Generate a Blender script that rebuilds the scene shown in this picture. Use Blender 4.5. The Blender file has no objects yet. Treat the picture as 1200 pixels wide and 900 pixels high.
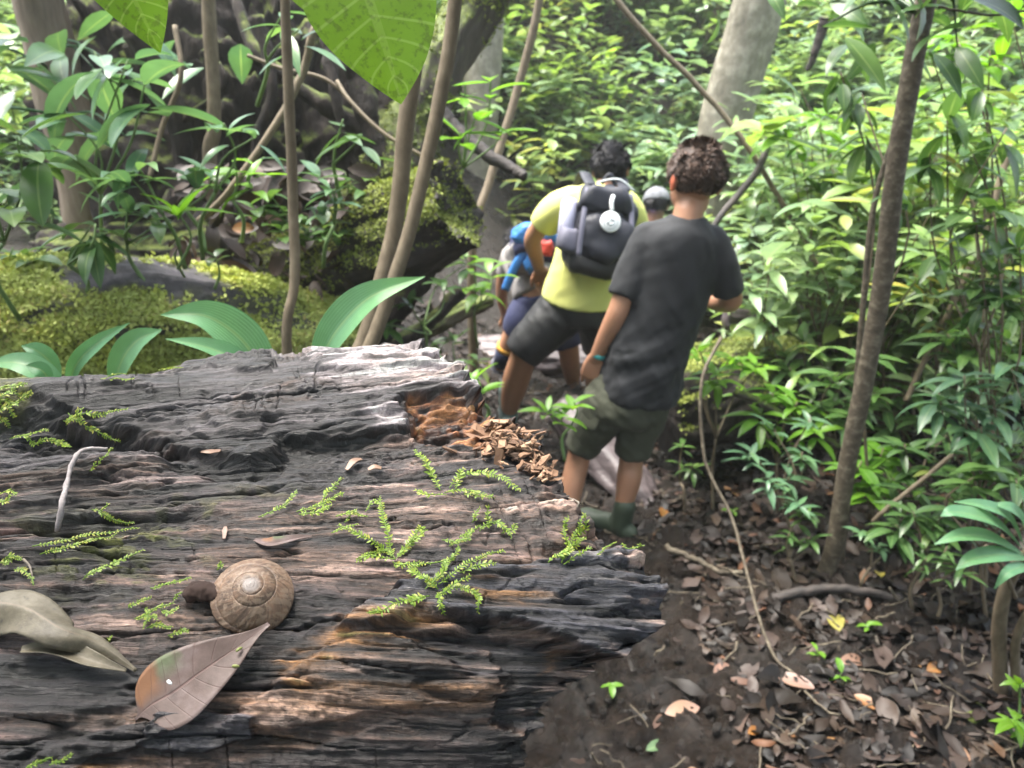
import bpy, math, random
import numpy as np
from mathutils import Vector

random.seed(11)
rng = np.random.default_rng(11)
scene = bpy.context.scene
COL = scene.collection

# ------------------------------------------------------------------ camera
CAM_H = 1.45
PITCH = math.radians(20.0)
FOC = 924.0                       # focal length in photo pixels (1200 x 900)
CP, SP = math.cos(PITCH), math.sin(PITCH)
CAM = np.array([0.0, 0.0, CAM_H])

def ray(px, py):
    r, u = (px - 600.0) / FOC, (450.0 - py) / FOC
    return np.array([r, CP + u * SP, -SP + u * CP])

def P(px, py, Y):
    """world point seen at photo pixel (px, py) at the ground distance Y"""
    d = ray(px, py)
    return CAM + d * (Y / d[1])

def project(V):
    d = V - CAM
    f = d[:, 1] * CP - d[:, 2] * SP
    u = d[:, 1] * SP + d[:, 2] * CP
    f = np.where(np.abs(f) < 1e-4, 1e-4, f)
    return 600 + FOC * d[:, 0] / f, 450 - FOC * u / f, f

# ------------------------------------------------------------------ noise
_TAB = np.random.default_rng(5).uniform(-1, 1, 65536)

def vnoise(p, seed=0):
    p = np.asarray(p, float)
    i = np.floor(p).astype(np.int64)
    f = p - i
    f = f * f * f * (f * (f * 6 - 15) + 10)
    k = p.shape[1]
    primes = np.array([73856093, 19349663, 83492791])[:k]
    out = 0.0
    for c in range(2 ** k):
        w = 1.0
        h = np.full(len(p), seed * 2654435 + 977, np.int64)
        for a in range(k):
            b = (c >> a) & 1
            w = w * (f[:, a] if b else 1 - f[:, a])
            h = h ^ ((i[:, a] + b) * primes[a])
        h = (h ^ (h >> 13)) & 65535
        out = out + w * _TAB[h]
    return out

def fbm(p, octaves=4, seed=0, gain=0.5, lac=2.03):
    p = np.asarray(p, float)
    a, s, n = 1.0, 0.0, 0.0
    for o in range(octaves):
        s = s + a * vnoise(p * lac ** o + o * 17.3, seed + o)
        n += a
        a *= gain
    return s / n

def sstep(a, b, x):
    t = np.clip((np.asarray(x, float) - a) / (b - a), 0, 1)
    return t * t * (3 - 2 * t)

def unit(v):
    v = np.asarray(v, float)
    return v / max(1e-9, np.linalg.norm(v))

# ------------------------------------------------------------------ meshes
class Geo:
    """collects vertices, faces and per-vertex values for ONE mesh"""
    def __init__(self):
        self.v, self.f, self.at, self.n = [], [], {}, 0
    def add(self, V, faces, **at):
        V = np.asarray(V, float)
        for k in set(self.at) | set(at):
            self.at.setdefault(k, [np.zeros(self.n)] if self.n else [])
            x = at.get(k, 0.0)
            self.at[k].append(np.full(len(V), x, float) if np.isscalar(x) else np.asarray(x, float))
        for f in faces:
            f = np.asarray(f, np.int64)
            if len(f):
                self.f.append(f + self.n)
        self.v.append(V)
        self.n += len(V)
        return self
    def build(self, name, mat, parent=None, smooth=True, color=None):
        V = np.concatenate(self.v)
        me = bpy.data.meshes.new(name)
        me.vertices.add(len(V))
        me.vertices.foreach_set('co', V.astype(np.float32).ravel())
        tot = np.concatenate([np.full(len(f), f.shape[1]) for f in self.f])
        idx = np.concatenate([f.ravel() for f in self.f])
        me.loops.add(len(idx))
        me.loops.foreach_set('vertex_index', idx.astype(np.int32))
        me.polygons.add(len(tot))
        st = np.concatenate([[0], np.cumsum(tot)[:-1]])
        me.polygons.foreach_set('loop_start', st.astype(np.int32))
        try:
            me.polygons.foreach_set('loop_total', tot.astype(np.int32))
        except Exception:
            pass
        me.polygons.foreach_set('use_smooth', np.full(len(tot), smooth, bool))
        for k, x in self.at.items():
            a = me.attributes.new(k, 'FLOAT', 'POINT')
            a.data.foreach_set('value', np.concatenate(x).astype(np.float32))
        if color is not None:
            a = me.attributes.new('tint', 'FLOAT_COLOR', 'POINT')
            c = np.ones((len(V), 4), np.float32)
            c[:, :3] = color
            a.data.foreach_set('color', c.ravel())
        me.update(calc_edges=True)
        me.validate()
        ob = bpy.data.objects.new(name, me)
        if mat:
            me.materials.append(mat)
        COL.objects.link(ob)
        if parent is not None:
            ob.parent = parent
            ob.location = -parent.location
        return ob

def tag(o, label=None, cat=None, group=None, kind=None):
    if label: o['label'] = label
    if cat: o['category'] = cat
    if group: o['group'] = group
    if kind: o['kind'] = kind
    return o

def thing(name, label, cat, loc, group=None):
    o = bpy.data.objects.new(name, None)
    o.location = tuple(float(x) for x in loc)
    o.empty_display_size = 0.05
    COL.objects.link(o)
    return tag(o, label, cat, group)

def spline(pts, n):
    """Catmull-Rom through pts (m, k) -> n samples"""
    p = np.asarray(pts, float)
    if len(p) == 2:
        t = np.linspace(0, 1, n)[:, None]
        return p[0] * (1 - t) + p[1] * t
    q = np.vstack([2 * p[0] - p[1], p, 2 * p[-1] - p[-2]])
    u = np.linspace(0, len(p) - 1 - 1e-9, n)
    i = u.astype(int)
    t = (u - i)[:, None]
    a, b, c, d = q[i], q[i + 1], q[i + 2], q[i + 3]
    return 0.5 * (2 * b + (c - a) * t + (2 * a - 5 * b + 4 * c - d) * t ** 2 + (3 * b - a - 3 * c + d) * t ** 3)

def tube(pts, rad, sides=8, asp=1.0, ref=None, caps=True):
    p = np.asarray(pts, float)
    n = len(p)
    rad = np.broadcast_to(np.asarray(rad, float), (n,))
    asp = np.broadcast_to(np.asarray(asp, float), (n,))
    T = np.gradient(p, axis=0)
    T /= np.maximum(1e-9, np.linalg.norm(T, axis=1))[:, None]
    e = np.asarray(ref, float) if ref is not None else (np.array([1.0, 0, 0]) if abs(T[0, 0]) < .8 else np.array([0, 1.0, 0]))
    V = []
    th = np.linspace(0, 2 * np.pi, sides, endpoint=False)
    for k in range(n):
        src = np.asarray(ref, float) if ref is not None else e
        e = unit(src - T[k] * np.dot(src, T[k]))
        e2 = np.cross(T[k], e)
        V.append(p[k] + rad[k] * (np.cos(th)[:, None] * e + np.sin(th)[:, None] * asp[k] * e2))
    V = np.concatenate(V)
    k, j = np.meshgrid(np.arange(n - 1), np.arange(sides), indexing='ij')
    j2 = (j + 1) % sides
    q = np.stack([k * sides + j, k * sides + j2, (k + 1) * sides + j2, (k + 1) * sides + j], -1).reshape(-1, 4)
    faces = [q]
    if caps:
        V = np.vstack([V, p[:1], p[-1:]])
        a = np.arange(sides)
        faces.append(np.stack([np.full(sides, n * sides), (a + 1) % sides, a], -1))
        faces.append(np.stack([np.full(sides, n * sides + 1), (n - 1) * sides + a, (n - 1) * sides + (a + 1) % sides], -1))
    return V, faces

def ball(c, r, nu=12, nv=8):
    c, r = np.asarray(c, float), np.broadcast_to(np.asarray(r, float), (3,))
    u = np.linspace(0, 2 * np.pi, nu, endpoint=False)
    v = np.linspace(0, np.pi, nv + 1)[1:-1]
    V = np.array([[math.sin(b) * math.cos(a), math.sin(b) * math.sin(a), math.cos(b)] for b in v for a in u] + [[0, 0, 1], [0, 0, -1]])
    q = [[i * nu + j, i * nu + (j + 1) % nu, (i + 1) * nu + (j + 1) % nu, (i + 1) * nu + j][::-1] for i in range(nv - 2) for j in range(nu)]
    t = [[(nv - 1) * nu, j, (j + 1) % nu] for j in range(nu)] + [[(nv - 1) * nu + 1, (nv - 2) * nu + (j + 1) % nu, (nv - 2) * nu + j] for j in range(nu)]
    return V * r + c, [np.array(q), np.array(t)]

def grid_faces(nr, nc, wrap=False):
    i, j = np.meshgrid(np.arange(nr - 1), np.arange(nc if wrap else nc - 1), indexing='ij')
    j2 = (j + 1) % nc
    return np.stack([i * nc + j, i * nc + j2, (i + 1) * nc + j2, (i + 1) * nc + j], -1).reshape(-1, 4)

def mesh_arrays(me):
    V = np.empty(len(me.vertices) * 3, np.float32)
    me.vertices.foreach_get('co', V)
    N = np.empty(len(me.vertices) * 3, np.float32)
    me.vertices.foreach_get('normal', N)
    E = np.empty(len(me.edges) * 2, np.int32)
    me.edges.foreach_get('vertices', E)
    return V.reshape(-1, 3).astype(float), N.reshape(-1, 3).astype(float), E.reshape(-1, 2)

def fuse(name, geo, mat, parent, voxel, smooth=6, disp=None):
    """weld overlapping volumes into one continuous skin"""
    ob = geo.build(name, mat, parent)
    m = ob.modifiers.new('fuse', 'REMESH')
    m.mode = 'VOXEL'
    m.voxel_size = voxel
    dg = bpy.context.evaluated_depsgraph_get()
    me = bpy.data.meshes.new_from_object(ob.evaluated_get(dg))
    ob.modifiers.clear()
    old = ob.data
    ob.data = me
    bpy.data.meshes.remove(old)
    me.name = name
    V, N, E = mesh_arrays(me)
    deg = np.bincount(E.ravel(), minlength=len(V)).astype(float)[:, None]
    for _ in range(smooth):
        S = np.zeros_like(V)
        for k in range(3):
            S[:, k] = np.bincount(E[:, 0], V[E[:, 1], k], len(V)) + np.bincount(E[:, 1], V[E[:, 0], k], len(V))
        V = V * .4 + .6 * S / np.maximum(deg, 1)
    me.vertices.foreach_set('co', V.astype(np.float32).ravel())
    me.update()
    if disp is not None:
        V, N, E = mesh_arrays(me)
        V = V + N * disp(V, N)[:, None]
        me.vertices.foreach_set('co', V.astype(np.float32).ravel())
        me.update()
    me.polygons.foreach_set('use_smooth', np.ones(len(me.polygons), bool))
    if not len(me.materials):
        me.materials.append(mat)
    return ob

def paint(ob, fn):
    """per-vertex base colour from a function of position and normal"""
    V, N, _ = mesh_arrays(ob.data)
    a = ob.data.attributes.new('tint', 'FLOAT_COLOR', 'POINT')
    c = np.ones((len(V), 4), np.float32)
    c[:, :3] = fn(V, N)
    a.data.foreach_set('color', c.ravel())

# ------------------------------------------------------------------ leaves
def leaf_profile(t, kind):
    if kind == 'lance':
        return np.sin(np.pi * np.clip(t, 0, 1) ** .85) ** .9 * (1 - .15 * t)
    if kind == 'oval':
        return np.sin(np.pi * np.clip(t, 0, 1) ** .95) ** .7
    if kind == 'obov':
        return np.sin(np.pi * np.clip(t, 0, 1) ** 1.45) ** .85
    return np.sin(np.pi * t)

def leaves(geo, p, d, n, L, W, k, tone, kind='lance', rows=6, fold=.25, wav=0.0):
    """p, d, n: (m,3) base, direction, upper side; L, W, k, tone: (m,)"""
    p, d, n = np.atleast_2d(p).astype(float), np.atleast_2d(d).astype(float), np.atleast_2d(n).astype(float)
    m = len(p)
    L, W, k, tone = [np.broadcast_to(np.asarray(x, float), (m,)) for x in (L, W, k, tone)]
    d = d / np.maximum(1e-9, np.linalg.norm(d, axis=1))[:, None]
    s = np.cross(d, n)
    s /= np.maximum(1e-6, np.linalg.norm(s, axis=1))[:, None]
    n = np.cross(s, d)
    t = np.linspace(0, 1, rows + 1)
    w = leaf_profile(t, kind)
    w[0], w[-1] = .06, .02
    kk = np.where(np.abs(k) < .02, .02, k)[:, None]
    x = L[:, None] * np.sin(kk * t) / kk
    z = -L[:, None] * (1 - np.cos(kk * t)) / kk
    tx, tz = np.cos(kk * t), -np.sin(kk * t)
    V = np.zeros((m, rows + 1, 3, 3))
    ph = rng.uniform(0, 6, m)[:, None]
    for a, sg in enumerate((-1, 0, 1)):
        y = sg * .5 * W[:, None] * w
        up = abs(sg) * fold * .5 * W[:, None] * w + (wav * W[:, None] * np.sin(ph + t * 9 + sg) * abs(sg) if wav else 0)
        V[:, :, a] = (p[:, None] + d[:, None] * (x - tz * up)[..., None] + n[:, None] * (z + tx * up)[..., None] + s[:, None] * y[..., None])
    nv = (rows + 1) * 3
    q = grid_faces(rows + 1, 3)
    F = (q[None] + (np.arange(m) * nv)[:, None, None]).reshape(-1, 4)
    across = np.tile(np.array([-1., 0, 1]), m * (rows + 1))
    along = np.tile(np.repeat(t, 3), m)
    geo.add(V.reshape(-1, 3), [F], tone=np.repeat(tone, nv), across=across, along=along)

def ribbon(geo, mid, width, up, fold=.2, nx=7, tone=.5, wave=0.0, cup=0.0, thick=0.0):
    """one big leaf along a midrib; width (n,), up = direction of its upper side"""
    mid = np.asarray(mid, float)
    n = len(mid)
    T = np.gradient(mid, axis=0)
    T /= np.linalg.norm(T, axis=1)[:, None]
    up = np.broadcast_to(np.asarray(up, float), (n, 3))
    S = np.cross(T, up)
    S /= np.linalg.norm(S, axis=1)[:, None]
    N = np.cross(S, T)
    a = np.linspace(-1, 1, nx)
    t = np.linspace(0, 1, n)
    h = .5 * np.asarray(width)[:, None]
    lift = fold * h * np.abs(a) + cup * h * a ** 2 + wave * h * np.sin(t[:, None] * 11 + a * 2.2) * np.abs(a)
    V = mid[:, None] + S[:, None] * (h * a)[..., None] + N[:, None] * lift[..., None]
    geo.add(V.reshape(-1, 3), [grid_faces(n, nx)], tone=tone, across=np.tile(a, n), along=np.repeat(t, nx))
# ------------------------------------------------------------------ materials
class NT:
    def __init__(self, name):
        self.m = bpy.data.materials.new(name)
        self.m.use_nodes = True
        self.t = self.m.node_tree
        self.b = self.t.nodes['Principled BSDF']
        self.out = self.t.nodes['Material Output']
    def n(self, typ, **kw):
        x = self.t.nodes.new(typ)
        for k, v in kw.items():
            if k.startswith('i_'):
                x.inputs[k[2:].replace('_', ' ')].default_value = v
            else:
                setattr(x, k, v)
        return x
    def l(self, a, b):
        self.t.links.new(a, b)
    def attr(self, name):
        return self.n('ShaderNodeAttribute', attribute_name=name)
    def noise(self, scale, detail=4, rough=.55, stretch=None, coord=None):
        x = self.n('ShaderNodeTexNoise')
        x.inputs['Scale'].default_value = scale
        x.inputs['Detail'].default_value = detail
        x.inputs['Roughness'].default_value = rough
        c = coord or self.n('ShaderNodeTexCoord').outputs['Object']
        if stretch:
            mp = self.n('ShaderNodeMapping')
            mp.inputs['Scale'].default_value = stretch
            self.l(c, mp.inputs['Vector'])
            c = mp.outputs['Vector']
        self.l(c, x.inputs['Vector'])
        return x.outputs['Fac']
    def ramp(self, fac, stops):
        r = self.n('ShaderNodeValToRGB')
        e = r.color_ramp.elements
        while len(e) < len(stops):
            e.new(0.5)
        for k, (p, c) in enumerate(stops):
            e[k].position = p
            e[k].color = (*c, 1) if len(c) == 3 else c
        self.l(fac, r.inputs['Fac'])
        return r.outputs['Color']
    def mix(self, a, b, fac, mode='MIX'):
        x = self.n('ShaderNodeMix', data_type='RGBA', blend_type=mode)
        for s, v in ((x.inputs[6], a), (x.inputs[7], b)):
            if hasattr(v, 'is_output'): self.l(v, s)
            else: s.default_value = (*v, 1)
        if hasattr(fac, 'is_output'): self.l(fac, x.inputs[0])
        else: x.inputs[0].default_value = fac
        return x.outputs[2]
    def math(self, op, a, b=0.0):
        x = self.n('ShaderNodeMath', operation=op)
        for s, v in ((x.inputs[0], a), (x.inputs[1], b)):
            if hasattr(v, 'is_output'): self.l(v, s)
            else: s.default_value = v
        return x.outputs[0]
    def bump(self, h, strength=.3, dist=.01):
        x = self.n('ShaderNodeBump')
        x.inputs['Strength'].default_value = strength
        x.inputs['Distance'].default_value = dist
        self.l(h, x.inputs['Height'])
        self.l(x.outputs['Normal'], self.b.inputs['Normal'])
        return x.outputs['Normal']
    def set(self, **kw):
        for k, v in kw.items():
            s = self.b.inputs[k.replace('_', ' ')]
            if hasattr(v, 'is_output'): self.l(v, s)
            elif isinstance(v, tuple) and len(v) == 3: s.default_value = (*v, 1)
            else: s.default_value = v
        return self

def leaf_mat(name, stops, rough=.36, trans=.35, tcol=1.4, vein=.35, spots=None, sidevein=0.0, ns=22, spec=.5, stripe=False):
    m = NT(name)
    tone = m.attr('tone').outputs['Fac']
    c = m.ramp(tone, stops)
    c = m.mix(c, m.mix(c, (1.2, 1.15, .9), 1, 'MULTIPLY'), m.ramp(m.noise(5, 2), [(.45, (0, 0, 0)), (.65, (1, 1, 1))]))
    c = m.mix(c, m.mix(c, (.6, .6, .6), 1, 'MULTIPLY'), m.noise(ns, 3))
    ac = m.math('ABSOLUTE', m.attr('across').outputs['Fac'])
    rib = m.math('LESS_THAN', ac, .07)
    c2 = m.mix(c, (.30, .40, .16), m.math('MULTIPLY', rib, vein))
    if sidevein:
        al = m.attr('along').outputs['Fac']
        ph = m.math('SINE', m.math('MULTIPLY', m.math('SUBTRACT', al, m.math('MULTIPLY', ac, .13)), 62.0))
        v = m.math('GREATER_THAN', ph, .93)
        c2 = m.mix(c2, (.05, .04, .03) if sidevein < 0 else (.25, .36, .12), m.math('MULTIPLY', v, abs(sidevein)))
    if stripe:
        sv = m.math('SINE', m.math('MULTIPLY', m.attr('across').outputs['Fac'], 46.0))
        c2 = m.mix(c2, m.mix(c2, (.72, .78, .72), 1, 'MULTIPLY'), m.math('MULTIPLY', m.math('ADD', sv, 1.0), .5))
        m.bump(m.math('ADD', sv, m.math('MULTIPLY', m.noise(160, 3), 2.0)), .25, .001)
    if spots:
        s = m.noise(spots, 3, .6)
        c2 = m.mix((.03, .035, .012), c2, m.ramp(s, [(.36, (.58, .58, .58)), (.48, (1, 1, 1))]))
    m.set(Base_Color=c2, Roughness=rough)
    m.b.inputs['Specular IOR Level'].default_value = spec
    tr = m.n('ShaderNodeBsdfTranslucent')
    m.l(m.mix(c2, (tcol, tcol * 1.0, tcol * .55), 1, 'MULTIPLY'), tr.inputs['Color'])
    mx = m.n('ShaderNodeMixShader')
    mx.inputs[0].default_value = trans
    m.l(m.b.outputs[0], mx.inputs[1])
    m.l(tr.outputs[0], mx.inputs[2])
    m.l(mx.outputs[0], m.out.inputs['Surface'])
    return m.m

GREEN = [(0, (.035, .085, .025)), (.35, (.06, .135, .04)), (.65, (.09, .18, .055)), (.88, (.14, .23, .06)), (1, (.30, .27, .06))]
BLUEG = [(0, (.055, .13, .075)), (.5, (.095, .20, .11)), (.85, (.13, .25, .11)), (1, (.18, .29, .08))]
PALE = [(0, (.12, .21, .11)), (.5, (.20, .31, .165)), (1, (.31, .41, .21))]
M = {}
M['leaf'] = leaf_mat('green_leaf', GREEN, rough=.33)
M['leaf_blue'] = leaf_mat('blue_green_leaf', BLUEG, rough=.30)
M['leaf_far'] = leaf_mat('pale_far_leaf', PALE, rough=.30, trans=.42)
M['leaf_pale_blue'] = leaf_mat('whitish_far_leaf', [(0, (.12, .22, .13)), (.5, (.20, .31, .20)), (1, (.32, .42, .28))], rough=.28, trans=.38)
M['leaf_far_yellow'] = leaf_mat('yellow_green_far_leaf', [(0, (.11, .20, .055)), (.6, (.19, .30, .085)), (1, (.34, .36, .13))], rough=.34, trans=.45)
M['leaf_strap'] = leaf_mat('strap_leaf', [(0, (.09, .25, .12)), (1, (.17, .37, .19))], rough=.34, trans=.3, vein=.35, stripe=True)
M['leaf_near'] = leaf_mat('yellow_green_leaf', [(0, (.11, .23, .015)), (1, (.15, .28, .02))], rough=.45, trans=.55, tcol=1.6, vein=.15, spots=120, sidevein=.4)
M['leaf_bright'] = leaf_mat('bright_young_leaf', [(0, (.09, .24, .02)), (1, (.17, .34, .03))], rough=.36, trans=.45)
M['fern'] = leaf_mat('bright_fern', [(0, (.13, .23, .025)), (.6, (.24, .37, .04)), (1, (.38, .38, .08))], rough=.5, trans=.35, vein=0)
M['moss'] = leaf_mat('yellow_moss', [(0, (.24, .30, .07)), (.45, (.43, .50, .13)), (.8, (.56, .63, .20)), (1, (.50, .44, .17))], rough=.75, trans=.2, vein=0)
M['moss_dark'] = leaf_mat('dark_moss', [(0, (.08, .11, .02)), (.5, (.20, .25, .05)), (1, (.36, .40, .09))], rough=.8, trans=.2, vein=0)
LITTER = [(0, (.004, .003, .003)), (.3, (.013, .009, .0075)), (.55, (.034, .022, .018)), (.75, (.070, .050, .043)), (.88, (.105, .048, .028)), (1, (.20, .11, .05))]
M['litter'] = leaf_mat('dead_leaf', LITTER, rough=.55, ns=75, spec=.3, trans=.06, vein=-.0)
M['dead_yellow'] = leaf_mat('yellow_dead_leaf', [(0, (.20, .21, .05)), (1, (.33, .27, .06))], rough=.45, trans=.2, vein=.2)
M['dead_orange'] = leaf_mat('orange_dead_leaf', [(0, (.17, .065, .02)), (1, (.28, .13, .035))], rough=.45, trans=.15, vein=.2)
M['dead_brown'] = leaf_mat('brown_dead_leaf', [(0, (.13, .07, .05)), (1, (.30, .19, .15))], rough=.45, trans=.1, vein=.0)

def bark_mat(name, c1, c2, c3, scale=9, stretch=(1, 1, .18), rough=.75, bump=.6, moss=0.0, dist=.01):
    m = NT(name)
    f = m.noise(scale * 4, 6, .65, stretch)
    g = m.noise(scale * .6, 4)
    c = m.ramp(f, [(.3, c1), (.5, c2), (.72, c3)])
    c = m.mix(c, c2, m.math('MULTIPLY', g, .5))
    if moss:
        h = m.noise(scale * .9, 6, .7)
        nz = m.n('ShaderNodeNewGeometry').outputs['Normal']
        sp = m.n('ShaderNodeSeparateXYZ')
        m.l(nz, sp.inputs[0])
        k = m.math('ADD', m.math('MULTIPLY', sp.outputs['Z'], .35), h)
        mm = m.ramp(k, [(.75 - moss * .5, (0, 0, 0)), (.9 - moss * .5, (1, 1, 1))])
        gcol = m.ramp(m.noise(60, 4), [(.3, (.035, .05, .01)), (.6, (.10, .13, .02)), (.8, (.18, .19, .04))])
        c = m.mix(c, gcol, mm)
    m.set(Base_Color=c, Roughness=rough)
    m.bump(f, bump, dist)
    return m.m

M['bark_pale'] = bark_mat('pale_bark', (.075, .066, .046), (.17, .155, .115), (.34, .32, .26), 4, stretch=(1, 1, .8), moss=.10, bump=.8)
M['bark_brown'] = bark_mat('brown_bark', (.06, .045, .03), (.13, .10, .07), (.20, .165, .12), 10)
M['bark_stem'] = bark_mat('stem_bark', (.065, .048, .028), (.115, .088, .055), (.18, .145, .095), 14, stretch=(1, 1, .5), bump=.35, dist=.004)
M['bark_grey'] = bark_mat('grey_brown_bark', (.028, .021, .013), (.070, .054, .035), (.20, .175, .125), 11, stretch=(1, 1, 1.3), bump=.8, dist=.006)
M['bark_moss'] = bark_mat('mossy_bark', (.02, .016, .012), (.045, .036, .026), (.08, .065, .05), 9, moss=.42)
M['rot'] = bark_mat('black_rotten_wood', (.006, .005, .0045), (.017, .012, .010), (.048, .034, .027), 8, stretch=(1, 1, .4), moss=.16, rough=.9, bump=.9, dist=.02)
M['dark_wood'] = bark_mat('dark_dead_wood', (.008, .006, .006), (.022, .017, .015), (.06, .045, .038), 12, stretch=(.4, 1, 1), rough=.7)
M['wet_wood'] = bark_mat('purple_grey_wet_wood', (.035, .028, .03), (.09, .072, .075), (.16, .13, .13), 7, stretch=(.2, 1, 1), rough=.5, bump=.6)
M['green_stem'] = NT('green_stem').set(Base_Color=(.10, .17, .05), Roughness=.5).m
M['twig'] = bark_mat('twig', (.05, .04, .03), (.12, .10, .08), (.22, .19, .16), 30, stretch=(1, 1, 1), bump=.3, dist=.002)
M['twig_grey'] = bark_mat('grey_twig', (.14, .12, .12), (.26, .23, .23), (.36, .33, .33), 60, stretch=(1, 1, 1), bump=.4, dist=.0012)

# wood of the big rotten log: base colour is in the mesh, fine fibres are here
def log_mat():
    m = NT('weathered_log_wood')
    t = m.attr('tint').outputs['Color']
    g = m.n('ShaderNodeCombineXYZ')
    m.l(m.attr('along').outputs['Fac'], g.inputs[0])
    m.l(m.attr('across').outputs['Fac'], g.inputs[1])
    f = m.noise(1.0, 5, .72, (22, 240, 1), g.outputs[0])
    f2 = m.noise(1.0, 4, .7, (70, 760, 1), g.outputs[0])
    iso = m.noise(1.0, 5, .7, (260, 330, 1), g.outputs[0])
    sp = m.noise(1.0, 3, .6, (500, 700, 1), g.outputs[0])
    v = m.ramp(f, [(.28, (.15, .14, .14)), (.46, (.85, .84, .84)), (.70, (1.85, 1.80, 1.76))])
    c = m.mix(t, v, 1, 'MULTIPLY')
    c = m.mix(c, m.ramp(f2, [(.3, (.5, .48, .48)), (.52, (1.0, 1.0, 1.0)), (.72, (1.5, 1.48, 1.45))]), 1, 'MULTIPLY')
    c = m.mix(c, m.ramp(iso, [(.32, (.35,) * 3), (.48, (1.0,) * 3), (.7, (1.45,) * 3)]), 1, 'MULTIPLY')
    c = m.mix(c, (.40, .36, .33), m.math('MULTIPLY', m.ramp(sp, [(.70, (0, 0, 0)), (.76, (1, 1, 1))]), .5))
    m.set(Base_Color=c, Roughness=m.ramp(m.noise(1.0, 3, .5, (25, 90, 1), g.outputs[0]), [(.35, (.42,) * 3), (.65, (.72,) * 3)]))
    m.b.inputs['Specular IOR Level'].default_value = .6
    h = m.math('ADD', m.math('ADD', m.math('MULTIPLY', f, .8), m.math('MULTIPLY', f2, .4)), m.math('MULTIPLY', iso, .5))
    m.bump(h, 1.0, .0034)
    return m.m
M['log'] = log_mat()

def tint_mat(name, rough=.7):
    m = NT(name)
    c = m.mix(m.attr('tint').outputs['Color'], m.ramp(m.noise(40, 5, .65), [(.3, (.45,) * 3), (.7, (1.4,) * 3)]), 1, 'MULTIPLY')
    m.set(Base_Color=c, Roughness=rough)
    m.bump(m.noise(60, 6, .65), .7, .008)
    return m.m
M['tinted_wood'] = tint_mat('moss_grown_wood')

def ground_mat():
    m = NT('wet_mud')
    big = m.noise(2.2, 4)
    f = m.noise(26, 7, .68)
    c = m.ramp(f, [(.3, (.004, .003, .0025)), (.5, (.016, .0115, .009)), (.68, (.044, .032, .026))])
    c = m.mix(c, (.042, .031, .024), m.math('MULTIPLY', m.ramp(big, [(.4, (0, 0, 0)), (.65, (1, 1, 1))]), .5))
    m.set(Base_Color=c, Roughness=m.ramp(m.noise(6, 4), [(.38, (.14,) * 3), (.6, (.52,) * 3)]))
    m.bump(m.noise(40, 9, .78), 1.0, .035)
    return m.m
M['mud'] = ground_mat()

def skin_mat(name, c):
    m = NT(name)
    k = m.mix(c, tuple(x * .78 for x in c), m.noise(30, 4))
    t = m.attr('tint').outputs['Color']
    m.set(Base_Color=m.mix(k, t, 1, 'MULTIPLY'), Roughness=.5)
    m.b.inputs['Subsurface Weight'].default_value = .12
    m.b.inputs['Subsurface Radius'].default_value = (.012, .005, .003)
    m.b.inputs['Subsurface Scale'].default_value = .5
    m.bump(m.noise(180, 3), .15, .002)
    return m.m
M['skin_boy'] = skin_mat('tan_skin', (.40, .205, .125))
M['skin_adult'] = skin_mat('brown_skin', (.40, .205, .12))

def cloth_mat(name, c, rough=.85, weave=900, var=.25):
    m = NT(name)
    k = m.mix(c, tuple(x * (1 - var * 2) for x in c), m.noise(9, 4))
    m.set(Base_Color=k, Roughness=rough)
    m.b.inputs['Sheen Weight'].default_value = .04
    m.bump(m.noise(weave, 2), .2, .002)
    return m.m
M['tee'] = cloth_mat('black_cotton', (.0115, .0130, .0170), .85)
M['olive'] = cloth_mat('olive_cotton', (.052, .056, .034), .8)
M['yellow'] = cloth_mat('yellow_cotton', (.66, .67, .20), .8, var=.08)
M['black'] = cloth_mat('black_nylon', (.005, .005, .007), .6)
M['pack'] = cloth_mat('black_pack_nylon', (.008, .010, .022), .6)
M['pack_pocket'] = cloth_mat('grey_mesh_pocket', (.12, .12, .17), .7)
M['navy'] = cloth_mat('navy_cotton', (.018, .024, .085), .8)
M['blue'] = cloth_mat('bright_blue_nylon', (.03, .20, .55), .55)
M['royal'] = cloth_mat('royal_blue_cotton', (.02, .09, .50), .7)
M['red'] = cloth_mat('red_nylon', (.55, .05, .03), .6)
M['greycamo'] = cloth_mat('grey_mottled_cloth', (.30, .28, .27), .8, var=.35)
M['cap'] = cloth_mat('pale_grey_cotton', (.20, .21, .23), .8)
M['sock'] = cloth_mat('navy_sock', (.02, .03, .08), .9)
M['amber'] = cloth_mat('amber_band', (.65, .32, .03), .8)
M['boot'] = cloth_mat('dark_green_rubber', (.045, .065, .040), .55)
M['boot_teal'] = cloth_mat('grey_teal_boot', (.14, .20, .19), .6)
M['shoe'] = cloth_mat('grey_trainer', (.16, .16, .20), .6)
M['rubber'] = NT('dark_sole').set(Base_Color=(.012, .012, .012), Roughness=.7).m
M['teal'] = NT('turquoise_silicone').set(Base_Color=(.06, .34, .34), Roughness=.4).m
M['white'] = NT('white_plastic').set(Base_Color=(.78, .80, .80), Roughness=.35).m
M['whitegrey'] = NT('grey_plastic').set(Base_Color=(.42, .46, .47), Roughness=.4).m
M['bottle'] = NT('lilac_bottle').set(Base_Color=(.52, .52, .66), Roughness=.3).m

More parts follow.
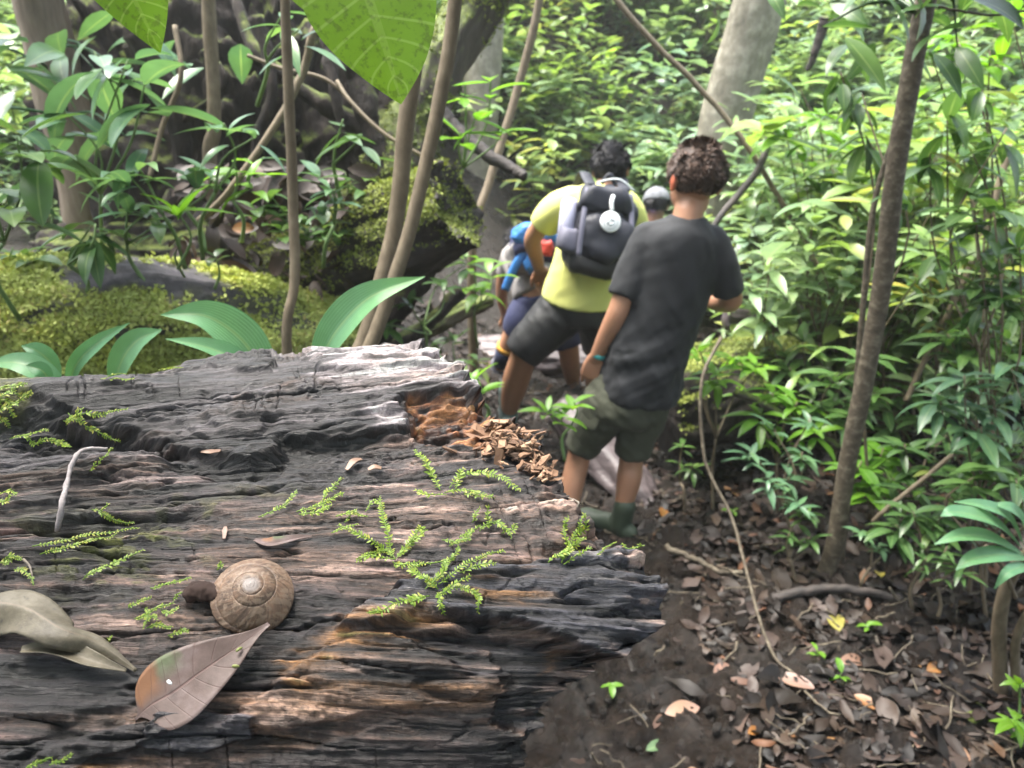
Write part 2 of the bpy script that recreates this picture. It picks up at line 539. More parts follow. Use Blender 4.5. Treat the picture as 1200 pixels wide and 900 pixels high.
def hair_mat(name, c1, c2):
    m = NT(name)
    m.set(Base_Color=m.ramp(m.attr('tone').outputs['Fac'], [(0, c1), (1, c2)]), Roughness=.6)
    m.b.inputs['Specular IOR Level'].default_value = .25
    return m.m
M['hair'] = hair_mat('brown_hair', (.022, .013, .010), (.10, .060, .042))
M['hair_black'] = hair_mat('black_hair', (.006, .006, .008), (.030, .028, .032))
M['eye'] = NT('eye_dark').set(Base_Color=(.02, .015, .012), Roughness=.2).m
SKY_STRENGTH, SUN_STRENGTH, EXPOSURE, HAZE = .15, 3.5, 2.15, .0035
# ------------------------------------------------------------------ the big rotten log
PHI = math.radians(18)
LA = np.array([math.cos(PHI), math.sin(PHI), 0.0])       # along the log
LB = np.array([-math.sin(PHI), math.cos(PHI), 0.0])      # across it, away from the photographer

def poly_sd(x, y, poly):
    """signed distance in pixels, positive inside"""
    p = np.asarray(poly, float)
    d = np.full(len(x), 1e9)
    ins = np.zeros(len(x), bool)
    for k in range(len(p)):
        a, b = p[k], p[(k + 1) % len(p)]
        e = b - a
        t = np.clip(((x - a[0]) * e[0] + (y - a[1]) * e[1]) / max(1e-9, e @ e), 0, 1)
        d = np.minimum(d, (x - a[0] - t * e[0]) ** 2 + (y - a[1] - t * e[1]) ** 2)
        c = (a[1] > y) != (b[1] > y)
        xs = a[0] + (y - a[1]) * e[0] / (e[1] if abs(e[1]) > 1e-9 else 1e-9)
        ins ^= c & (x < xs)
    return np.where(ins, 1, -1) * np.sqrt(d)

def build_log():
    prof = np.array([(.99, .70), (1.02, .82), (1.01, .94), (.955, 1.05), (.88, 1.135), (.81, 1.178), (.745, 1.197), (.69, 1.186),
                     (.62, 1.166), (.55, 1.148), (.484, 1.128), (.435, 1.103), (.405, 1.072), (.378, 1.015), (.362, .94),
                     (.37, .84), (.43, .72), (.55, .63), (.70, .60), (.86, .625)])
    cl = spline(np.vstack([prof, prof[:1]]), 4001)
    seg = np.linalg.norm(np.diff(cl, axis=0), axis=1)
    arc = np.concatenate([[0], np.cumsum(seg)])
    w0 = arc[np.argmin(np.hypot(cl[:, 0] - .745, cl[:, 1] - 1.197))]
    lo, hi = w0 - .14, w0 + .52
    wv = np.concatenate([np.linspace(0, lo, 30, endpoint=False), np.linspace(lo, hi, 780, endpoint=False), np.linspace(hi, arc[-1], 60, endpoint=False)])
    sb, sz = np.interp(wv, arc, cl[:, 0]), np.interp(wv, arc, cl[:, 1])
    tb, tz = np.gradient(sb, wv), np.gradient(sz, wv)
    ln = np.hypot(tb, tz)
    nb, nz = -tz / ln, tb / ln                             # outward for this winding?
    if ((sb - .68) * nb + (sz - .88) * nz).mean() < 0:
        nb, nz = -nb, -nz
    w = wv - w0
    # where the log ends, by position round it
    L = np.interp(w + .24 * sstep(.05, .30, w) * (1 - sstep(.50, .80, w)) * .16, [-.6, -.25, -.06, .0, .06, .13, .19, .25, .29, .315, .335, .36, .40, .46, .55, .9],
                     [.05, .10, .14, .155, .187, .213, .220, .227, .246, .256, .250, .212, .150, .105, .07, .03])
    ends = fbm(np.stack([w * 38, w * 0], 1), 4, 3) * .012 + np.round(fbm(np.stack([w * 60, w * 0 + 4], 1), 2, 9) * 3) / 3 * .010
    L = L + ends * (1 - .75 * sstep(.18, .22, w) * (1 - sstep(.31, .36, w)))
    f = np.concatenate([np.linspace(-1.9, -.42, 60, endpoint=False)[:, None] * np.ones(len(w)),
                        -.42 + (L[None, :] + .42) * np.linspace(0, 1, 1000)[:, None]])      # (ns, nw)
    ns, nw = f.shape
    S = f.ravel()
    # rows of the mesh follow the grain, which turns upward to the right on the near side
    G0 = np.tile(w, ns)
    turn = .24 * sstep(.05, .30, G0) * (1 - sstep(.50, .80, G0))
    W = G0 + turn * np.clip(S - .05, -.5, .5)
    sb2, sz2 = cl[:, 0], cl[:, 1]
    aw = arc - w0
    B, Z = np.interp(W, aw, sb2), np.interp(W, aw, sz2)
    NB, NZ = np.interp(W, w, nb), np.interp(W, w, nz)
    base = S[:, None] * LA + B[:, None] * LB
    base[:, 2] += Z
    NRM = NB[:, None] * LB
    NRM[:, 2] += NZ
    px, py, dep = project(base)
    G = G0 + .008 * fbm(np.stack([S * 5, G0 * 9], 1), 2, 21)
    q = lambda a, b: np.stack([S * a, G * b], 1)
    n_big = fbm(q(4, 14), 3, 1)
    n_str = fbm(q(5, 46), 4, 2)
    n_fine = fbm(q(9, 130), 2, 3)
    n_vfine = fbm(q(26, 380), 2, 4)
    n_rough = fbm(q(90, 130), 2, 5)
    # ragged outlines for the broken plates
    jx = 16 * fbm(q(22, 60), 3, 6) + 7 * fbm(q(60, 420), 3, 8)
    jy = 9 * fbm(q(16, 60), 3, 7) + 2.5 * fbm(q(40, 200), 2, 9)
    X, Y = px + jx, py + jy
    D = np.zeros(len(S))
    rg1 = 1 - 2 * np.abs(fbm(q(7, 110), 2, 61)); rg2 = 1 - 2 * np.abs(fbm(q(14, 250), 1, 62))
    rough_k = sstep(-.25, .35, fbm(q(5, 11), 3, 63))          # some parts flaky, some flat and fibrous
    D += .007 * n_big + .0030 * n_str + (.0008 + .0020 * rough_k) * n_fine + .0006 * n_vfine + (.0006 + .0012 * rough_k) * rg1 + .0009 * rg2
    crumb = sstep(-.05, .35, fbm(q(9, 24), 3, 66))
    D += .0022 * crumb * fbm(q(150, 210), 2, 67) + .0012 * n_rough
    chk = 1 - sstep(0, .05, np.abs(fbm(q(55, 16), 2, 68)))        # short checks across the grain
    chk *= sstep(.05, .3, fbm(q(8, 20), 2, 69))
    D -= .0022 * chk
    # layered flakes: steps that break along the grain
    st = fbm(q(6, 34), 3, 2) * 3.0 + 1.1 * fbm(q(3, 15), 3, 12) + .16 * fbm(q(34, 190), 3, 13)
    stair = np.floor(st) + sstep(.0, .38, st - np.floor(st))
    D += (.0008 + .0034 * rough_k) * stair
    # cracks
    cr = np.abs(fbm(q(3.2, 40), 3, 14))
    crack = 1 - sstep(.0, .035, cr)
    D -= .0055 * crack
    cr2 = np.abs(fbm(q(7, 120), 3, 15))
    crack2 = 1 - sstep(.0, .05, cr2)
    D -= .0022 * crack2
    pit = sstep(.30, .55, fbm(q(26, 75), 3, 64))
    D -= .0045 * pit * (.3 + .7 * rough_k)

    def m(poly, soft=5.0):
        d = poly_sd(X, Y, poly)
        return sstep(-soft * .5, soft * .5, d)
    def ms(poly, soft=30.0):
        d = poly_sd(px + 1.8 * jx, py + 1.8 * jy, poly)
        return sstep(-soft, soft, d)
    plate = m([(-60, 470), (60, 452), (130, 440), (300, 436), (420, 428), (500, 415), (575, 430), (585, 462), (490, 466), (468, 474), (480, 500), (430, 508),
               (330, 516), (318, 535), (290, 545), (255, 540), (215, 530), (190, 514), (120, 500), (70, 486), (20, 480), (-60, 490)], 5)
    rim = m([(70, 452), (130, 436), (200, 425), (262, 426), (325, 436), (318, 449), (250, 452), (180, 447), (120, 455)], 4)
    rim2 = m([(355, 436), (420, 424), (470, 414), (560, 424), (600, 452), (560, 452), (470, 440), (400, 446)], 4)
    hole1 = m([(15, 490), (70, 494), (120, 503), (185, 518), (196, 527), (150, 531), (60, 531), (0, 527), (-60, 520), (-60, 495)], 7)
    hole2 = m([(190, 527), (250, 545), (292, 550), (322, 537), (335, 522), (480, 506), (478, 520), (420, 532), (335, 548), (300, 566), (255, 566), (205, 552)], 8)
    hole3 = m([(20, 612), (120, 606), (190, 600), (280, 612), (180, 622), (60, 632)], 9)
    rot = m([(480, 468), (555, 464), (592, 480), (600, 506), (560, 520), (515, 522), (490, 510)], 6)
    ridge = m([(395, 742), (450, 700), (500, 678), (560, 668), (610, 672), (655, 660), (690, 655), (735, 636), (776, 622), (860, 640), (860, 760),
               (740, 775), (690, 762), (640, 742), (560, 728), (480, 726), (430, 742)], 6)
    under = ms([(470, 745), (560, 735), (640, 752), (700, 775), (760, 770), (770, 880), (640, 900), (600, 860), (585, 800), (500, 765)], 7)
    knob = m([(180, 834), (222, 826), (262, 838), (300, 838), (300, 868), (246, 888), (190, 884), (165, 868)], 5)
    slab = m([(-60, 905), (60, 868), (170, 842), (200, 858), (120, 888), (60, 915), (-60, 960)], 5)
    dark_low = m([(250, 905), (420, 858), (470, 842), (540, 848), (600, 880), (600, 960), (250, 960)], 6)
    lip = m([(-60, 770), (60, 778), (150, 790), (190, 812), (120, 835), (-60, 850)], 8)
    ledge = m([(330, 790), (420, 745), (500, 745), (575, 760), (600, 800), (520, 830), (420, 838), (330, 850), (260, 850)], 6)
    D += .0085 * plate + .007 * rim + .006 * rim2 - .016 * hole1 - .010 * hole2 * (.55 + 1.1 * np.clip(n_str + .2, 0, 1)) - .006 * hole3
    D += rot * (-.010 + .004 * n_rough + .004 * fbm(q(40, 120), 3, 31))
    D += ridge * (.013 + .004 * fbm(q(12, 60), 3, 33)) - .014 * under + .007 * knob + .006 * slab + .004 * lip + .005 * ledge + .003 * dark_low
    edge_s = (L[None, :] - f).ravel()
    ragged = 1 - sstep(0, .035, edge_s)
    D += ragged * (.006 * np.round(2 * n_fine) - .004 + .004 * n_rough)
    # the unseen left end keeps only the broad shapes
    D = np.where(S < -.45, .006 * n_big + .004 * n_str, D)
    V = base + NRM * D[:, None]

    # ---- wood colour (stains and rot: dry grey skin, pinkish fibre, ochre raw wood, black wet wood; recesses blackened, holes carry painted shade)
    grey = np.array((.175, .170, .185)); pink = np.array((.180, .135, .128)); tan = np.array((.290, .220, .185))
    brown = np.array((.105, .072, .055)); black = np.array((.014, .013, .016)); ochre = np.array((.34, .19, .075))
    rust = np.array((.25, .115, .055)); blue = np.array((.055, .060, .078))
    C = np.tile(brown, (len(S), 1))
    def lay(col, k):
        nonlocal C
        k = np.clip(k, 0, 1)[:, None]
        C = C * (1 - k) + col * k
    c1, c2, c3, c4 = fbm(q(6, 30), 4, 41), fbm(q(8, 70), 4, 42), fbm(q(14, 130), 4, 43), fbm(q(5, 16), 4, 44)
    lay(pink, sstep(-.15, .35, c1 + .4 * c3) * .85)
    lay(tan, sstep(.12, .45, c2 + .3 * c3) * .75)
    lay(blue * .55, plate * .8)
    lay(grey * 1.6, plate * sstep(-.34, .10, c4 + .55 * c3 + .15 * (px - 250) / 200))
    lay(tan * .8, plate * sstep(.10, .45, c2) * sstep(330, 480, px) * .6)
    lay(pink * 1.25, ms([(330, 690), (480, 570), (600, 560), (700, 620), (640, 660), (500, 680), (360, 745)], 40) * sstep(-.3, .3, c3 + .3 * c1) * .75)
    lay(tan * 1.1, ms([(350, 650), (450, 590), (600, 560), (640, 590), (480, 640), (360, 700)], 26) * sstep(.0, .3, c3) * .8)
    lay(black, sstep(.02, .30, c1 * .6 - c2 * .7) * .85)
    lay(black, sstep(.05, .22, -fbm(q(7, 20), 4, 45)) * .8)
    lay(black, pit * .7)
    lay(black, chk * .6)
    lay(brown * .45, crumb * sstep(-.2, .4, fbm(q(70, 110), 3, 70)) * .8)
    lay(black, np.maximum(crack * .8, crack2 * .55))
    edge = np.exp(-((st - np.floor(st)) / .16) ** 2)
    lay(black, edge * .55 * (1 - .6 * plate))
    lay(black, hole1 * .95); lay(black, hole2 * .8); lay(black, hole3 * .7)  # shade of the hollows painted in as black
    lay(black, np.clip(rim, 0, 1) * sstep(-.5, .2, c3) * .85)
    lay(blue, ms([(-60, 500), (0, 500), (200, 540), (330, 560), (480, 520), (420, 580), (200, 610), (-60, 600)], 20) * sstep(-.3, .3, c2) * .5)
    wet = ms([(310, 730), (345, 680), (400, 700), (470, 700), (380, 745), (330, 770)], 14)  # blackened patch right of and below the shell
    lay(black * 1.8, wet * .8)
    lay(blue * .9, ridge * sstep(-.45, .0, c2 + .3))
    lay(np.array((.14, .14, .145)), ridge * sstep(.08, .35, c3 + .3 * n_rough) * .7)
    lay(ochre * .75, ridge * ms([(545, 690), (590, 672), (650, 680), (660, 705), (600, 722), (550, 715)], 16) * sstep(-.35, .2, c3) * .9)
    lay(blue * .45, under * .9)  # face below the ridge kept darker
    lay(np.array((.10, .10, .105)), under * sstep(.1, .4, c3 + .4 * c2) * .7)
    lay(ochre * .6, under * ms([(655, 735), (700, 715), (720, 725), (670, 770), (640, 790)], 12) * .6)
    lay(ochre, ms([(325, 775), (400, 735), (480, 722), (510, 735), (470, 760), (400, 775), (345, 805)], 10) * sstep(-.35, .1, c3) * .9)
    lay(ochre * .7, ms([(120, 850), (240, 830), (420, 790), (520, 790), (590, 800), (560, 830), (420, 850), (250, 880), (100, 910)], 24) * sstep(-.1, .25, c2 + .4 * c3) * .85)
    lay(tan * .8, ledge * sstep(.0, .3, c3) * .6)
    lay(brown * 1.1, ms([(250, 850), (420, 800), (600, 800), (600, 850), (420, 870), (260, 900)], 18) * sstep(-.1, .3, c1) * .6)
    lay(rust, rot * sstep(-.6, .0, n_rough + c3 * .4) * .95)
    lay(ochre * .9, rot * sstep(.05, .3, n_rough) * .5)
    lay(black * 2, rot * sstep(.1, .35, -n_rough + .3 * c3) * .7)
    lay(blue * .8, knob * .9)
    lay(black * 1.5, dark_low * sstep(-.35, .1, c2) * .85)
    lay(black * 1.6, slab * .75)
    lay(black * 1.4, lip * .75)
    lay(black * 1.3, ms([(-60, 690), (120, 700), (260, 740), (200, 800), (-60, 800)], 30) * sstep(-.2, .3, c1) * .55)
    lay(tan, ragged * sstep(.0, .3, c3 + n_rough * .4) * sstep(540, 620, py) * .7)
    mossy = ms([(30, 610), (150, 600), (330, 590), (430, 600), (250, 640), (150, 690), (60, 700), (20, 660)], 30)
    lay(np.array((.085, .10, .02)), mossy * sstep(.12, .32, c1 + .5 * n_rough) * .75)
    lay(np.array((.10, .12, .02)), ms([(-40, 455), (20, 448), (45, 470), (30, 490), (-40, 490)], 14) * .8)
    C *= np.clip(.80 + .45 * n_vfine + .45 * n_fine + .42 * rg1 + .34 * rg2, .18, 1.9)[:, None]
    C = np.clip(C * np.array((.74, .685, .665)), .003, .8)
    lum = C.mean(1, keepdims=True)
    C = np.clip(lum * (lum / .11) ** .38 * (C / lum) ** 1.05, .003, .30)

    # ---- broken end: the skin turns inward to a rough hollow face
    geo = Geo()
    cap_n = 22
    caps, capc = [], []
    last = V[(ns - 1) * nw:]
    cen = np.array([.64, .89])
    lastb, lastz = last @ LB, last[:, 2]
    lasts = last @ LA
    for k in range(1, cap_n + 1):
        r = 1 - (k / cap_n) ** .9
        nn = fbm(np.stack([w * 22 + k * .03, np.full(nw, k * .45)], 1), 4, 51)
        dep_in = .02 * (1 - r) ** .5 + .10 * (1 - r) + .03 * nn * min(1, k / 3)
        b = cen[0] + (lastb - cen[0]) * r
        z = cen[1] + (lastz - cen[1]) * r
        s = lasts * r + (lasts.mean()) * (1 - r) - dep_in
        v = s[:, None] * LA + b[:, None] * LB
        v[:, 2] += z
        caps.append(v)
        kk = (.5 + .5 * nn)[:, None]
        capc.append(np.clip(black * (1 - kk) + brown * kk, .005, 1))
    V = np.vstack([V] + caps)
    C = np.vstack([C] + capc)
    al = np.concatenate([S] + [lasts + k * .004 for k in range(cap_n)])
    ac = np.concatenate([G] + [G[-nw:]] * cap_n)
    geo.add(V, [grid_faces(ns + cap_n, nw, True)], along=al, across=ac)
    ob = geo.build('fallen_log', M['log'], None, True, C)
    tag(ob, 'huge rotten grey-black fallen log lying across the front with a snail shell on it', 'log')
    # lookup for things lying on it
    x, y, d = project(V)
    Vn = mesh_arrays(ob.data)[1]
    return V, Vn, x, y, d

LOGV, LOGN, LOGX, LOGY, LOGD = build_log()
_keep = (LOGX > -80) & (LOGX < 820) & (LOGY > 400) & (LOGY < 960)
_LX, _LY, _LD, _LV, _LN = LOGX[_keep], LOGY[_keep], LOGD[_keep], LOGV[_keep], LOGN[_keep]

def on_log(px, py, rad=6.0):
    """(point, normal) of the log surface seen at a photo pixel"""
    h = (np.abs(_LX - px) < 2.5) & (np.abs(_LY - py) < 2.5)
    if not h.any():
        h = np.hypot(_LX - px, _LY - py) < 14
    if not h.any():
        k = np.argmin(np.hypot(_LX - px, _LY - py))
        return _LV[k], unit(_LN[k])
    d = np.where(h, _LD, 9)
    k = np.argmin(d)
    near = (np.abs(_LX - px) < rad) & (np.abs(_LY - py) < rad) & (_LD < d[k] + .03)
    return _LV[k], unit(_LN[near].mean(0) if near.any() else _LN[k])
# ------------------------------------------------------------------ terrain
def path_x(y):
    return np.interp(y, [0, 1.3, 2.0, 2.6, 3.4, 4.5, 6, 12], [.35, .33, .30, .36, .25, .35, .9, 2.0])

def ground_z(x, y):
    x, y = np.asarray(x, float), np.asarray(y, float)
    d = x - path_x(y)
    bank = .78 * sstep(-.42, -1.35, d) * (1 - .25 * sstep(2.2, 4.0, y)) + .10 * sstep(-1.2, -4, d)
    right = .10 * sstep(.25, 1.2, d) + .30 * sstep(1.5, 6, d)
    far = 2.7 * sstep(4.2, 10.5, y) + 2.2 * sstep(9, 24, y)
    rut = -.03 * np.exp(-(d / .22) ** 2)
    p = np.stack([x * 1.6, y * 1.6], -1).reshape(-1, 2)
    n = (fbm(p, 4, 71) * .06).reshape(x.shape)
    return bank + right + far + rut + n - .02

def gz(x, y):
    return float(ground_z(np.array([x]), np.array([y]))[0])

def on_ground(px, py):
    """ground point seen at a photo pixel"""
    d = ray(px, py)
    t = np.linspace(.5, 14, 1400)
    q = CAM + d * t[:, None]
    h = q[:, 2] - ground_z(q[:, 0], q[:, 1])
    k = np.argmax(h < 0) if (h < 0).any() else len(t) - 1
    return q[k]

def axis_grid(lo, hi, far_lo, far_hi, step, nfar):
    mid = np.arange(lo, hi, step)
    g = np.geomspace(1, 1 + far_hi - hi, nfar) - 1
    h = np.geomspace(1, 1 + lo - far_lo, nfar) - 1
    return np.concatenate([lo - h[::-1][:-1] if nfar > 1 else [], mid, hi + g])

def build_ground():
    xs = axis_grid(-1.2, 2.4, -60, 60, .011, 50)
    ys = axis_grid(1.0, 4.6, -12, 80, .013, 50)
    X, Y = np.meshgrid(xs, ys, indexing='xy')
    Z = ground_z(X, Y)
    p = np.stack([X.ravel() * 14, Y.ravel() * 14], 1)
    near = ((X > -1.4) & (X < 2.8) & (Y > .8) & (Y < 5)).ravel()
    z = Z.ravel()
    n = np.zeros(len(z))
    n[near] = .016 * fbm(p[near] * .38, 2, 79) + .042 * fbm(p[near], 5, 75) + .008 * np.abs(fbm(p[near] * 3.1, 3, 77))
    V = np.stack([X.ravel(), Y.ravel(), z + n], 1)
    g = Geo().add(V, [grid_faces(len(ys), len(xs))])
    o = g.build('ground', M['mud'])
    tag(o, 'dark wet mud floor of the forest', None, None, 'structure')
build_ground()

# ------------------------------------------------------------------ leaf litter
def litter(geo, X, Y, L, tone, lift=.012, kind='oval', zoff=None):
    m = len(X)
    Z = ground_z(X, Y) + .006 + rng.uniform(-.6, 1, m) * lift if zoff is None else zoff
    a = rng.uniform(0, 2 * np.pi, m)
    tl = rng.normal(0, .16, m)
    d = np.stack([np.cos(a), np.sin(a), np.sin(tl)], 1)
    n = np.stack([rng.normal(0, .30, m), rng.normal(0, .30, m), np.ones(m)], 1)
    leaves(geo, np.stack([X, Y, Z], 1), d, n, L, L * rng.uniform(.25, .62, m), rng.normal(.1, .5, m), tone, kind, rows=6, fold=rng.choice([-.3, .1, .35]), wav=.11)

g = Geo()
for part in range(9):
    m = 1500
    Y = 1.15 + 3.6 * rng.uniform(0, 1, m) ** 1.2
    X = path_x(Y) + rng.normal(.75, .75, m)
    d = X - path_x(Y)
    keep = (rng.uniform(0, 1, m) < np.where(np.abs(d + .04) < .27, np.where(Y < 2.4, .09, .4), 1)) & (X < 3.2)
    X, Y = X[keep], Y[keep]
    litter(g, X, Y, rng.choice([.022, .04, .06, .085, .11], len(X), p=[.3, .28, .22, .14, .06]) * rng.uniform(.8, 1.2, len(X)), np.clip(rng.beta(1.3, 2.1, len(X)), 0, 1), kind=['oval', 'lance', 'obov'][part % 3])
for part in range(5):
    m = 420
    Y = rng.uniform(1.5, 4.6, m)
    X = path_x(Y) - rng.uniform(.25, 2.4, m)
    litter(g, X, Y, rng.uniform(.05, .12, m), np.clip(rng.beta(1.6, 2.4, m), 0, 1))
tag(g.build('leaf_litter', M['litter']), 'brown and grey dead leaves matted over the muddy ground', None, None, 'stuff')

# crumbs and clods of wet soil
g = Geo()
V0, F0 = ball([0, 0, 0], 1, 7, 5)
for _ in range(2600):
    y = 1.15 + 2.6 * rng.random() ** 1.2
    x = path_x(y) + rng.normal(.05, .35)
    s = rng.choice([.003, .005, .008, .013], p=[.45, .3, .18, .07])
    V = V0 * s * rng.uniform(.6, 1.5, 3) * (1 + .5 * fbm(V0 * 1.7 + rng.uniform(0, 99), 2, 340))[:, None]
    g.add(V + np.array([x, y, gz(x, y) + rng.uniform(-.004, .016)]), F0)
tag(g.build('soil_crumbs', M['mud']), 'wet brown crumbs of soil on the mud path', None, None, 'stuff')

# bits of twig and rotten stalk between the leaves
g = Geo()
for _ in range(420):
    y = 1.2 + 3.0 * rng.random() ** 1.3
    x = path_x(y) + rng.normal(.7, .7)
    a, l = rng.uniform(0, 3.14), rng.uniform(.03, .16)
    t_ = np.linspace(-.5, .5, 6)
    c = np.stack([x + t_ * l * math.cos(a) + rng.normal(0, .004, 6), y + t_ * l * math.sin(a) + rng.normal(0, .004, 6), 0 * t_], 1)
    c[:, 2] = ground_z(c[:, 0], c[:, 1]) + rng.uniform(.008, .03) + t_ * rng.normal(0, .03)
    V, F = tube(c, rng.uniform(.0012, .0035), 5)
    g.add(V, F)
tag(g.build('twig_litter', M['bark_grey']), 'thin broken twigs scattered through the leaf litter', None, None, 'stuff')

def fallen_leaf(px, py, L, mat, label, kind='oval', ang=None, k=.4, wf=.45, lift=.02):
    b = on_ground(px, py)
    a = rng.uniform(0, 6.28) if ang is None else math.radians(ang)
    d = np.array([math.cos(a), math.sin(a), .05])
    g = Geo()
    leaves(g, b + np.array([0, 0, lift]) - d * L * .5, d, np.array([rng.normal(0, .15), -.25 + rng.normal(0, .1), 1]), L, L * wf, k, rng.uniform(.2, .8), kind, rows=9, fold=.25, wav=.03)
    return tag(g.build('fallen_leaf', mat), label, 'fallen leaf', 'single fallen leaves on the trail')

FL = [
 (978, 732, .105, 'dead_yellow', 'yellow-green fallen leaf lying flat in front of the slim dark tree', 80),
 (1030, 675, .07, 'dead_yellow', 'small pale yellow leaf on the litter just right of the slim dark tree', 70),
 (1098, 788, .08, 'dead_orange', 'orange-brown leaf on the litter nearest the big-leaved sapling at the frame edge', 20),
 (1120, 888, .08, 'dead_orange', 'rust orange leaf at the very bottom of the litter below the big-leaved sapling', 100),
 (885, 862, .055, 'dead_orange', 'small orange leaf lying on bare mud at the bottom of the path', 30),
 (800, 838, .10, 'dead_brown', 'broad tan leaf on the mud path below the broken log end', 15),
 (772, 880, .075, 'green_dead', 'dull green leaf on the mud at the foot of the picture', 25),
 (778, 606, .10, 'dead_orange', 'curled orange leaf standing up beside the green boot', 75),
 (797, 568, .09, 'dead_brown', 'pale pinkish dead leaf on wet wood above the curled orange leaf', 60),
 (1075, 870, .08, 'dead_brown', 'light brown leaf propped on edge near the bottom dark branch', 60),
 (1000, 780, .09, 'dead_brown', 'grey-brown leaf lying below the yellow-green fallen leaf', 10),
 (930, 805, .10, 'dead_brown', 'large dark tan leaf on the edge of the mud path', 150),
 (1015, 830, .07, 'dead_orange', 'faded orange leaf between the dead branch and the yellow-green leaf', 130),
 (845, 790, .07, 'dead_brown', 'small tan leaf at the litter edge below the curved vine', 40),
]
M['green_dead'] = leaf_mat('dull_green_leaf', [(0, (.06, .11, .05)), (1, (.09, .15, .06))], rough=.4, trans=.1, vein=.3)
for px, py, L, mt, lab, a in FL:
    fallen_leaf(px, py, L, M[mt], lab, ang=a, k=rng.uniform(.1, .9))
# ------------------------------------------------------------------ undergrowth that reads as one mass
def shrub_mass(geo, stems, x, y, z, h, n, L, tone0, kind='lance', spread=.35, wf=.3):
    """one bushy plant: leaves in whorls at the ends of short twigs"""
    nt_ = max(3, n // 7)
    tp = np.stack([x + rng.normal(0, spread, nt_) * h * .55, y + rng.normal(0, spread, nt_) * h * .55, z + h * rng.uniform(.25, 1.0, nt_)], 1)
    P_, D_, N_ = [], [], []
    for t in tp:
        m = rng.integers(5, 9)
        a = rng.uniform(0, 6.28) + np.arange(m) * 2 * np.pi / m + rng.normal(0, .25, m)
        e = rng.uniform(-.15, .65, m)
        d = np.stack([np.cos(a) * np.cos(e), np.sin(a) * np.cos(e), np.sin(e)], 1)
        P_.append(np.repeat(t[None], m, 0) + rng.normal(0, .03, (m, 3)) - np.array([0, 0, 1.0]) * rng.uniform(0, .10, (m, 1)))
        D_.append(d)
        N_.append(np.stack([rng.normal(0, .2, m), rng.normal(0, .2, m), np.ones(m)], 1))
        if stems is not None and rng.random() < .34:
            q = np.array([[x, y, z], [(x + t[0]) / 2, (y + t[1]) / 2, z + (t[2] - z) * .55], t])
            V, F = tube(spline(q, 5), np.linspace(.006, .002, 5) * (.6 + h * .4), 5, caps=False)
            stems.add(V, F)
    P_, D_, N_ = np.concatenate(P_), np.concatenate(D_), np.concatenate(N_)
    m = len(P_)
    l = L * rng.uniform(.6, 1.25, m)
    leaves(geo, P_, D_, N_, l, l * wf * rng.uniform(.8, 1.25, m), rng.uniform(.1, 1.0, m), np.clip(tone0 + rng.normal(0, .2, m), 0, 1), kind, rows=4, fold=.22)

gA, gB, gC, gs = Geo(), Geo(), Geo(), Geo()
for row, (y0, y1, num, hlo, hhi) in enumerate([(3.1, 4.7, 70, .4, 1.5), (4.7, 5.6, 75, .3, .9), (5.4, 6.6, 120, .4, 1.0), (6.4, 8.2, 190, .5, 1.2), (8, 11, 210, .6, 1.6), (11, 14, 90, 1.0, 2.0)]):
    for _ in range(num):
        y = rng.uniform(y0, y1)
        x = rng.uniform(-.78 * y - .6, .78 * y + .6)
        if row == 0: x = rng.uniform(.36, .85) * y
        if y < 6 and -2.6 < x < .15: continue
        if y < 5.4 and abs(x - .35) < .5: continue
        h = rng.uniform(hlo, hhi)
        shrub_mass(([gA, gA, gB, gC] if row < 3 else [gB, gB, gA, gC])[rng.integers(4)], gs, x, y, gz(x, y), h, int(105 + 75 * h), rng.uniform(.085, .17) * (1 + .04 * y), rng.uniform(.2, .8), rng.choice(['lance', 'oval', 'obov']), .42, rng.uniform(.2, .5))  # far rows take mostly whitish leaves, extra brightness put into the colour
# low cover on the hillside
for _ in range(420):
    y = rng.uniform(4.6, 14) if rng.random() < .75 else rng.uniform(14, 24)
    x = rng.uniform(-.8 * y - .5, .8 * y + .5)
    if y < 6 and -2.6 < x < 1.0: continue
    shrub_mass([gA, gB, gA, gC][rng.integers(4)], None, x, y, gz(x, y), rng.uniform(.15, .5), 45, rng.uniform(.12, .22) * (1 + .04 * y), rng.uniform(.3, .9), 'oval', 1.1, .4)
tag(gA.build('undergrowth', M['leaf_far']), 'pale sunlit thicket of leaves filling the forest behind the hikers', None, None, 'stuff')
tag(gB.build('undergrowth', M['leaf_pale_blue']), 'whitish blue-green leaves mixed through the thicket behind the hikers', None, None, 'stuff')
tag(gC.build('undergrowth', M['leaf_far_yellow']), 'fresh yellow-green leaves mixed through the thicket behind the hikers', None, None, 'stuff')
tag(gs.build('undergrowth_stems', M['bark_stem']), 'thin brown stems inside the far pale thicket', None, None, 'stuff')

# ------------------------------------------------------------------ individual plants
def whorl(geo, c, m, L, W, el, tone, k, kind='lance', a0=None, tilt=(0, 0), fold=.25, rows=8):
    a = (rng.uniform(0, 6.28) if a0 is None else a0) + np.arange(m) * 2 * np.pi / m + rng.normal(0, .18, m)
    e = el + rng.normal(0, .30, m)
    d = np.stack([np.cos(a) * np.cos(e) + tilt[0], np.sin(a) * np.cos(e) + tilt[1], np.sin(e)], 1)
    n = np.stack([-np.cos(a) * np.sin(e), -np.sin(a) * np.sin(e), np.cos(e) + .2], 1) + rng.normal(0, .12, (m, 3))
    l = L * rng.uniform(.6, 1.2, m)
    up = np.array([0, 0, 1.0]) * (rng.uniform(-.38, .03, (m, 1)) * L) + rng.normal(0, .035 * L, (m, 3))
    leaves(geo, np.repeat(np.asarray(c)[None], m, 0) + up, d, n, l, l * W, k + rng.normal(0, .2, m), np.clip(tone + rng.normal(0, .15, m), 0, 1), kind, rows=rows, fold=fold)

